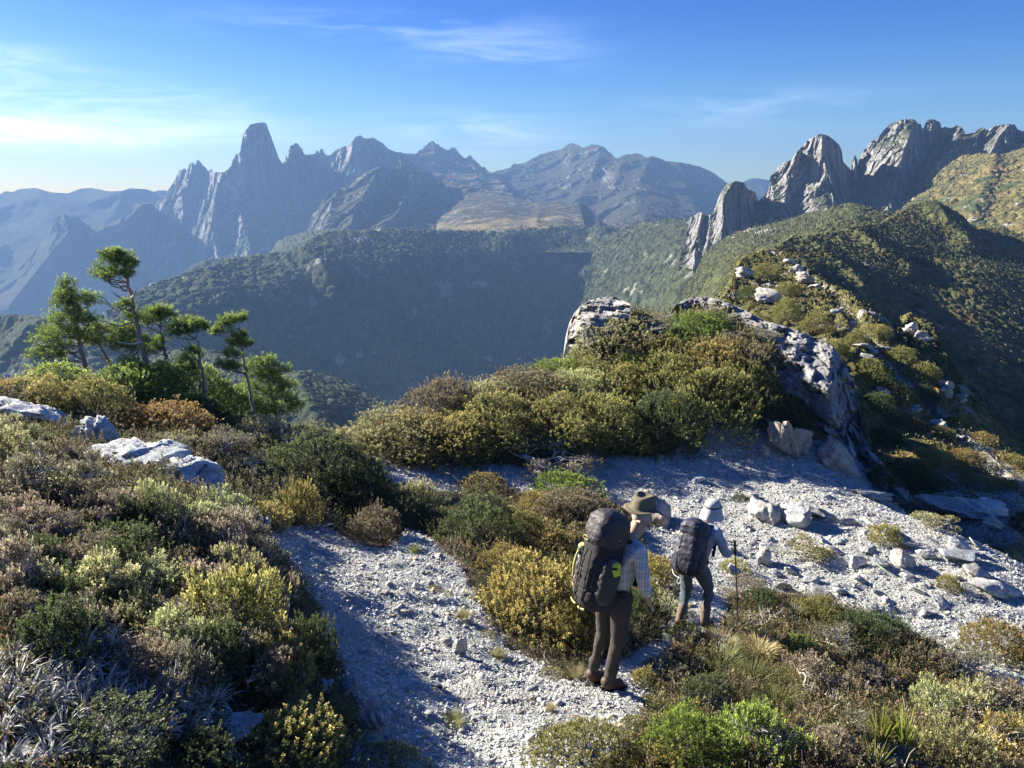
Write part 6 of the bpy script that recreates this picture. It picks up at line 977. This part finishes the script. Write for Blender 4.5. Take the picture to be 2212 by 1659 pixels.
        VV = np.concatenate([o_+np.array([0, 0, z0-.012]), o_+np.array([0, 0, z0+.026])]); FF = [(j, (j+1) % n, n+(j+1) % n, n+j) for j in range(n)]+[tuple(range(n))[::-1], tuple(range(n, 2*n))]; link('sole', vfmesh('sole', VV, FF, S_['sole'], False), bt)
    hv, hf = ICO[4]; hd = J['h1']*.6+J['h2']*.4; k = (hv@fw < .35) & (hv[:, 2] > -.75); keep = [t for t in hf if k[t].all()]; link('hair', vfmesh('hair', hv*np.array([.092, .10, .105])*(1+.04*fbm(hv*6, 3, 3))[:, None]+hd, keep, mats['hair']), root)
    return root, J, fw
def lathe_ring(name, rings, mat, parent, k=48, closed_top=True):
    V = []
    for (c, rx, ry, fz) in rings:
        a = np.arange(k)*2*np.pi/k; V.append(np.stack([c[0]+np.cos(a)*rx, c[1]+np.sin(a)*ry, c[2]+np.array([fz(x) for x in a])], -1))
    n = len(V); V = np.concatenate(V); F = [(i*k+j, i*k+(j+1) % k, (i+1)*k+(j+1) % k, (i+1)*k+j) for i in range(n-1) for j in range(k)]
    if closed_top: F.append(tuple((n-1)*k+j for j in range(k)))
    return link(name, vfmesh(name, V, F, mat), parent)
z0 = lambda a: 0
# ---------- hiker with the felt hat
f1 = hit(1296, 1487, BV)[0]; YA1 = R(-60)
H1, J, fw = person('hiker in a brown felt hat and plaid shirt standing on the gravel path', f1, YA1, .955,
    dict(pelvis=(0, .13, .97), spine=(0, .17, 1.13), chest=(0, .23, 1.31), neck=(0, .30, 1.46), h0=(0, .37, 1.545), h1=(0, .415, 1.61), h2=(0, .43, 1.68), face=(.15, .85, -.5), hipL=(-.10, .12, .90), hipR=(.10, .12, .90), kneeL=(-.09, .09, .50), kneeR=(.085, .12, .50), ankL=(-.085, -.02, .10), ankR=(.075, .03, .10), toeL=(-.10, .14, .05), toeR=(.09, .18, .05),
         shL=(-.19, .24, 1.40), shR=(.19, .24, 1.40), elbL=(-.28, .30, 1.16), elbR=(.25, .24, 1.13), wrL=(-.22, .46, 1.06), wrR=(.22, .34, .93), sleeve=.82, leg=.93), dict(skin=S_['skin'], trouser=S_['trouser'], shirt=S_['plaid'], boot=S_['boot'], hair=S_['hair']))
hc = J['h2']+np.array([0, .0, .0]); T_ = .30
def hatz(a, r): return -.02*math.sin(a)*r/.19*2.2+.022*math.cos(2*a)*(r/.19)**2+.012*math.sin(3*a+1)*(r/.19)**2
hat = lathe_ring('hat', [(hc+np.array([0, 0, -.004]), .165, .183, lambda a: hatz(a, .19)), (hc+np.array([0, 0, .002]), .167, .185, lambda a: hatz(a, .19)), (hc+np.array([0, 0, .012]), .15, .165, lambda a: hatz(a, .14)), (hc+np.array([0, 0, .018]), .105, .12, lambda a: hatz(a, .06)), (hc+np.array([0, 0, .05]), .100, .112, z0), (hc+np.array([0, .004, .10]), .095, .104, z0), (hc+np.array([0, .006, .130]), .090, .098, lambda a: .008*math.cos(2*a)), (hc+np.array([0, .006, .142]), .078, .084, lambda a: .010*math.cos(2*a)), (hc+np.array([0, .006, .132]), .055, .06, z0), (hc+np.array([0, .006, .120]), .025, .04, z0), (hc+np.array([0, .006, .117]), .004, .006, z0)], S_['felt'], H1)
lathe_ring('hat_band', [(hc+np.array([0, 0, .022]), .105, .118, z0), (hc+np.array([0, 0, .046]), .1035, .1155, z0)], S_['band'], hat, closed_top=False)
tb('cord', [J['h0']+np.array([.06, .06, .03]), J['h0']+np.array([.07, .09, -.05]), J['neck']+np.array([.03, .08, -.02])], .004, S_['band'], hat)
def pack_root(label, loc, yaw, sc=1.0):
    r = bpy.data.objects.new('backpack', None); COL.objects.link(r); r.location = loc; r.rotation_euler = (0, 0, yaw); r.scale = (sc, sc, sc); r['label'] = label; r['category'] = 'backpack'; return r
B1 = pack_root('huge charcoal backpack with pale yellow trim on the hat-wearing hiker', f1, YA1, .93)
pb, pt = np.array([0, -.13, .90]), np.array([0, .06, 1.74])
v, f = bag(pb, pb+(pt-pb)*.80, [(0, .10, .08), (.04, .17, .15), (.12, .205, .185), (.35, .20, .19), (.6, .195, .185), (.85, .19, .18), (.97, .18, .17), (1, .16, .15)]); v = crease(v, .014, .16, 3); link('main_bag', vfmesh('main_bag', v, f, S_['pack2']), B1)
v, f = bag(pb+(pt-pb)*.70, pt+np.array([0, .03, .06]), [(0, .185, .18), (.1, .20, .195), (.45, .205, .20), (.75, .185, .18), (.92, .13, .13), (1, .05, .05)], ex=2.8); v = crease(v, .022, .13, 4, (1, 1, 1)); lid = link('lid', vfmesh('lid', v, f, S_['pack']), B1)
v, f = bag(pb-np.array([0, .0, .01]), pb+(pt-pb)*.24, [(0, .12, .10), (.15, .20, .18), (.5, .218, .198), (.85, .213, .195), (1, .20, .185)]); v = crease(v, .012, .14, 5); link('bottom_compartment', vfmesh('bottom_compartment', v, f, S_['pack2']), B1)
for s in (-1, 1):
    v, f = bag(pb+np.array([s*.20, -.02, .10]), pb+(pt-pb)*.62+np.array([s*.205, -.02, 0]), [(0, .035, .06), (.12, .07, .10), (.5, .078, .105), (.85, .065, .09), (1, .03, .05)], 24, 2.5); v = crease(v, .016, .07, 7+s); link('side_pocket', vfmesh('side_pocket', v, f, S_['pack']), B1)
def onp(t, x, y=-.20): return pb+(pt-pb)*t+np.array([x, y, 0])
tb('yellow_piping', [onp(.93, -.17, -.13), onp(.98, -.10, -.17), onp(1.0, 0, -.17), onp(.97, .10, -.16), onp(.90, .19, -.08), onp(.80, .205, .03)], .008, S_['yellow'], lid)
el = [onp(.80, -.06+.045*math.cos(a), -.212+.0*a)+np.array([0, 0, .020*math.sin(a)]) for a in np.linspace(0, 6.28, 17)]; tb('oval_badge', el, .0035, S_['yellow'], lid)
tb('yellow_strap', [onp(.62, -.16, -.19), onp(.55, -.18, -.20), onp(.42, -.20, -.19), onp(.30, -.215, -.165)], .014, S_['yellow'], B1)
tb('yellow_strap', [onp(.11, -.12, -.206), onp(.09, -.08, -.214), onp(.085, -.02, -.216)], .010, S_['yellow'], B1)
tb('yellow_strap', [onp(.075, .03, -.216), onp(.07, .08, -.213), onp(.075, .13, -.204)], .010, S_['yellow'], B1)
def patch(name, c, w_, h_, d_, mat, parent, yaw=0, n=2.5):
    v, f = bag((0, 0, -h_/2), (0, 0, h_/2), [(0, w_*.5, d_*.4), (.15, w_*.85, d_), (.5, w_, d_), (.85, w_*.85, d_), (1, w_*.45, d_*.4)], 20, n, 10); c_, s_ = math.cos(yaw), math.sin(yaw); v = np.stack([v[:, 0]*c_-v[:, 1]*s_, v[:, 0]*s_+v[:, 1]*c_, v[:, 2]], -1)+c; return link(name, vfmesh(name, v, f, mat), parent)
patch('yellow_panel', onp(.175, -.245, -.07), .055, .05, .05, S_['yellow'], B1, .6); patch('teal_bundle', onp(.60, -.18, -.135), .045, .11, .05, S_['teal'], B1, .5); patch('yellow_panel', onp(.66, -.15, -.155), .055, .045, .045, S_['yellow'], B1, .4)
patch('lime_pouch', onp(.52, .265, .0), .045, .13, .05, S_['lime'], B1, -.6); patch('pouch_flap', onp(.545, .29, -.035), .022, .02, .03, S_['black'], B1, -.6)
for s in (-1, 1): tb('shoulder_strap', [onp(.78, s*.10, .16), (s*.14, .22, 1.50), (s*.16, .36, 1.42), (s*.17, .38, 1.25), (s*.20, .26, 1.08)], .026, S_['black'], B1, 6)
tb('hip_belt', [(-.12, .02, 1.0), (-.19, .12, 1.02), (-.10, .27, 1.01), (0, .29, 1.0), (.10, .27, 1.01), (.19, .12, 1.02), (.12, .02, 1.0)], .035, S_['black'], B1)
for i, (x, a, b) in enumerate(((-.07, .12, .70), (.07, .12, .70))): tb('compression_strap', [onp(a, x, -.215), onp((a+b)/2, x, -.212), onp(b, x, -.205)], .006, S_['black'], B1)
for i, (a, y_) in enumerate(((.30, -.212), (.47, -.212))): tb('cross_strap', [onp(a, -.19, -.10), onp(a, -.10, y_), onp(a, .10, y_), onp(a, .19, -.10)], .007, S_['black'], B1)
for x in (-.07, .07): patch('buckle', onp(.40, x, -.222), .016, .035, .010, S_['black'], B1)
tb('haul_loop', [onp(.95, -.04, .10), onp(1.04, 0, .10), onp(.95, .04, .10)], .008, S_['black'], B1); tb('loose_strap', [onp(.12, .07, -.215), onp(.02, .08, -.225), onp(-.06, .075, -.20)], .006, S_['black'], B1)
tb('bungee_cord', [onp(.50, -.27, -.06), onp(.42, -.20, -.17), onp(.34, -.285, -.04), onp(.28, -.20, -.16)], .0045, S_['bottle'], B1)
Mx = Matrix.Translation(f1) @ Matrix.Rotation(YA1, 4, 'Z') @ Matrix.Diagonal((.76, .84, .93, 1))
BT = bpy.data.objects.new('water_bottle', None); COL.objects.link(BT); BT.matrix_world = Mx @ Matrix.Translation(Vector(onp(.40, -.30, -.02).tolist())) @ Matrix.Rotation(.18, 4, 'X'); BT['label'] = 'frosted white water bottle in the side of the charcoal backpack'; BT['category'] = 'water bottle'
lathe_ring('bottle_body', [((0, 0, -.09), .030, .030, z0), ((0, 0, -.085), .036, .036, z0), ((0, 0, .06), .036, .036, z0), ((0, 0, .085), .022, .022, z0), ((0, 0, .095), .018, .018, z0)], S_['bottle'], BT, 24)
lathe_ring('bottle_cap', [((0, 0, .094), .021, .021, z0), ((0, 0, .118), .021, .021, z0), ((0, 0, .12), .01, .01, z0)], S_['black'], BT, 20)
B1.scale = (.76, .84, .93)
# ---------- hiker with the pale cap
f2 = hit(1487, 1360, BV)[0]; YA2 = R(-42)
H2, J2, fw2 = person('hiker in a pale cap with neck flap and blue-grey shirt stepping down', f2, YA2, .94,
    dict(pelvis=(0, .06, .93), spine=(0, .13, 1.08), chest=(0, .23, 1.25), neck=(0, .33, 1.39), h0=(0, .41, 1.465), h1=(0, .455, 1.52), h2=(0, .47, 1.585), face=(.1, .8, -.55), hipL=(-.10, .05, .87), hipR=(.10, .05, .87), kneeL=(-.11, .12, .48), kneeR=(.11, .26, .50), ankL=(-.10, -.06, .10), ankR=(.10, .24, .05), toeL=(-.12, .08, .05), toeR=(.12, .40, .03), fzR=-.06,
         shL=(-.18, .25, 1.34), shR=(.18, .25, 1.34), elbL=(-.30, .22, 1.10), elbR=(.31, .26, 1.08), wrL=(-.27, .43, .98), wrR=(.27, .48, 1.0), sleeve=.93), dict(skin=S_['skin'], trouser=S_['tealt'], shirt=S_['blue'], boot=S_['boot'], hair=S_['hair'], gait=S_['gaiter']))
hc = J2['h2']+np.array([0, .0, .0]); cap = lathe_ring('cap', [(hc+np.array([0, 0, -.03]), .104, .118, z0), (hc+np.array([0, 0, .0]), .106, .118, z0), (hc+np.array([0, 0, .035]), .100, .11, z0), (hc+np.array([0, 0, .065]), .08, .088, z0), (hc+np.array([0, 0, .082]), .045, .05, z0), (hc+np.array([0, 0, .088]), .006, .006, z0)], S_['cap'], H2)
lathe_ring('cap_band', [(hc+np.array([0, 0, -.012]), .109, .121, z0), (hc+np.array([0, 0, .004]), .1085, .1205, z0)], S_['black'], cap, closed_top=False)
v = []; nA = 21
for i in range(nA):
    a = math.pi*(1.0+(i/(nA-1)))*1.0; a = math.pi*.92+(i/(nA-1))*math.pi*1.16
    for t in np.linspace(0, 1, 8): v.append(hc+np.array([math.cos(a)*(.108+.05*t), math.sin(a)*(.12+.055*t)-.02*t, -.02-.14*t+.014*math.sin(a*7)*t]))
v = np.array(v); F = [(i*8+j, i*8+j+1, (i+1)*8+j+1, (i+1)*8+j) for i in range(nA-1) for j in range(7)]; v2 = np.concatenate([v, v*1.0+np.array([0, 0, .003])]); F2 = F+[tuple(x+len(v) for x in q[::-1]) for q in F]; link('neck_flap', vfmesh('neck_flap', v2, F2, S_['cap']), cap)
v = []
for i in range(17):
    a = math.pi*(.14+.72*i/16)
    for t in (0, .5, 1): v.append(hc+np.array([math.cos(a)*(.100+.01*t), math.sin(a)*(.11+.085*t*math.sin(a)), -.012-.035*t]))
F = [(i*3+j, i*3+j+1, (i+1)*3+j+1, (i+1)*3+j) for i in range(16) for j in range(2)]; v = np.array(v); link('brim', vfmesh('brim', np.concatenate([v, v-np.array([0, 0, .006])]), F+[tuple(x+len(v) for x in q[::-1]) for q in F], S_['black']), cap)
B2 = pack_root('navy backpack on the hiker in the pale cap', f2, YA2, .93); B2.scale = (.83, .86, .93)
pb, pt = np.array([0, -.16, .84]), np.array([0, .06, 1.50])
v, f = bag(pb, pb+(pt-pb)*.86, [(0, .10, .08), (.06, .165, .15), (.18, .20, .18), (.5, .205, .185), (.8, .19, .175), (1, .165, .15)]); v = crease(v, .016, .15, 13); link('main_bag', vfmesh('main_bag', v, f, S_['navy']), B2)
v, f = bag(pb+(pt-pb)*.76, pt+np.array([0, .02, .05]), [(0, .17, .16), (.15, .19, .18), (.5, .19, .18), (.8, .15, .14), (1, .05, .05)], ex=2.6); v = crease(v, .026, .11, 14, (1, 1, 1)); link('lid', vfmesh('lid', v, f, S_['navy']), B2)
for s in (-1, 1):
    v, f = bag(pb+np.array([s*.19, .0, .06]), pb+(pt-pb)*.5+np.array([s*.2, 0, 0]), [(0, .03, .05), (.15, .055, .09), (.6, .058, .09), (1, .03, .06)], 24, 2.5); v = crease(v, .012, .07, 17+s); link('side_pocket', vfmesh('side_pocket', v, f, S_['navy']), B2)
    tb('shoulder_strap', [pt+np.array([s*.10, .08, -.1]), (s*.13, .26, 1.43), (s*.15, .37, 1.34), (s*.16, .36, 1.18), (s*.19, .24, 1.02)], .024, S_['black'], B2)
    tb('compression_strap', [onp(.16, s*.09, -.195), onp(.45, s*.10, -.195), onp(.80, s*.09, -.18)], .006, S_['black'], B2)
tb('hip_belt', [(-.12, -.02, .96), (-.19, .08, .98), (-.10, .22, .97), (0, .24, .96), (.10, .22, .97), (.19, .08, .98), (.12, -.02, .96)], .034, S_['black'], B2)
tb('hanging_loop', [onp(.05, -.02, -.17), onp(-.04, -.03, -.185), onp(-.07, 0, -.19), onp(-.04, .03, -.185), onp(.05, .02, -.17)], .005, S_['bottle'], B2)
tb('grey_piping', [onp(.12, -.17, -.13), onp(.06, -.10, -.185), onp(.05, 0, -.20)], .006, S_['bottle'], B2)
tb('drinking_tube', [onp(.80, .17, .02), (.24, .10, 1.38), (.26, .16, 1.24), (.22, .12, 1.16), (.21, .02, 1.20)], .007, S_['tube'], B2); patch('orange_clip', np.array([.215, .0, 1.225]), .018, .03, .018, S_['red'], B2)
Mx2 = Matrix.Translation(f2) @ Matrix.Rotation(YA2, 4, 'Z')
def pole(hand_, tip, label):
    h_, t_ = Mx2 @ Vector(hand_), Mx2 @ Vector(tip)
    g = zat(t_.x, t_.y); t_.z = max(t_.z, g-.02) if t_.z < g else t_.z
    r = bpy.data.objects.new('trekking_pole', None); COL.objects.link(r); r.location = t_; r['label'] = label; r['category'] = 'trekking pole'; r['group'] = 'trekking poles of the second hiker'; d = (h_-t_); L = np.array(d[:])
    tb('shaft', [np.zeros(3), L*.5, L*.92], .008, S_['metal'], r); tb('grip', [L*.90, L*.97, L*1.05], .017, S_['black'], r, 8); tb('tip', [-L*.02, L*.03], .006, S_['bottle'], r)
    b = L*.07; lathe_ring('basket', [(b+np.array([0, 0, -.002]), .026, .026, z0), (b+np.array([0, 0, .004]), .012, .012, z0)], S_['black'], r, 16)
pole((.27, .54, 1.02), (.36, .62, -.1), 'black trekking pole in the right hand of the second hiker'); pole((-.27, .49, .99), (-.34, .02, .0), 'black trekking pole on the left side of the second hiker')
# ================================================================== haze: one closed box of even air
def haze():
    x0, x1, y0, y1, z0, z1 = -3350, 3350, -350, 3360, -800, 222
    V = [(x, y, z) for x in (x0, x1) for y in (y0, y1) for z in (z0, z1)]
    F = [(0, 1, 3, 2), (4, 6, 7, 5), (0, 4, 5, 1), (2, 3, 7, 6), (0, 2, 6, 4), (1, 5, 7, 3)]
    m, t = mat_new("haze_air"); out = N(t, 'ShaderNodeOutputMaterial'); p = N(t, 'ShaderNodeVolumePrincipled')
    p.inputs['Density'].default_value = HAZE['density']; p.inputs['Color'].default_value = (*HAZE['color'], 1); p.inputs['Anisotropy'].default_value = HAZE['aniso']
    t.links.new(p.outputs[0], out.inputs['Volume'])
    link('haze', mesh('haze', V, F, m), kind='stuff')
haze()
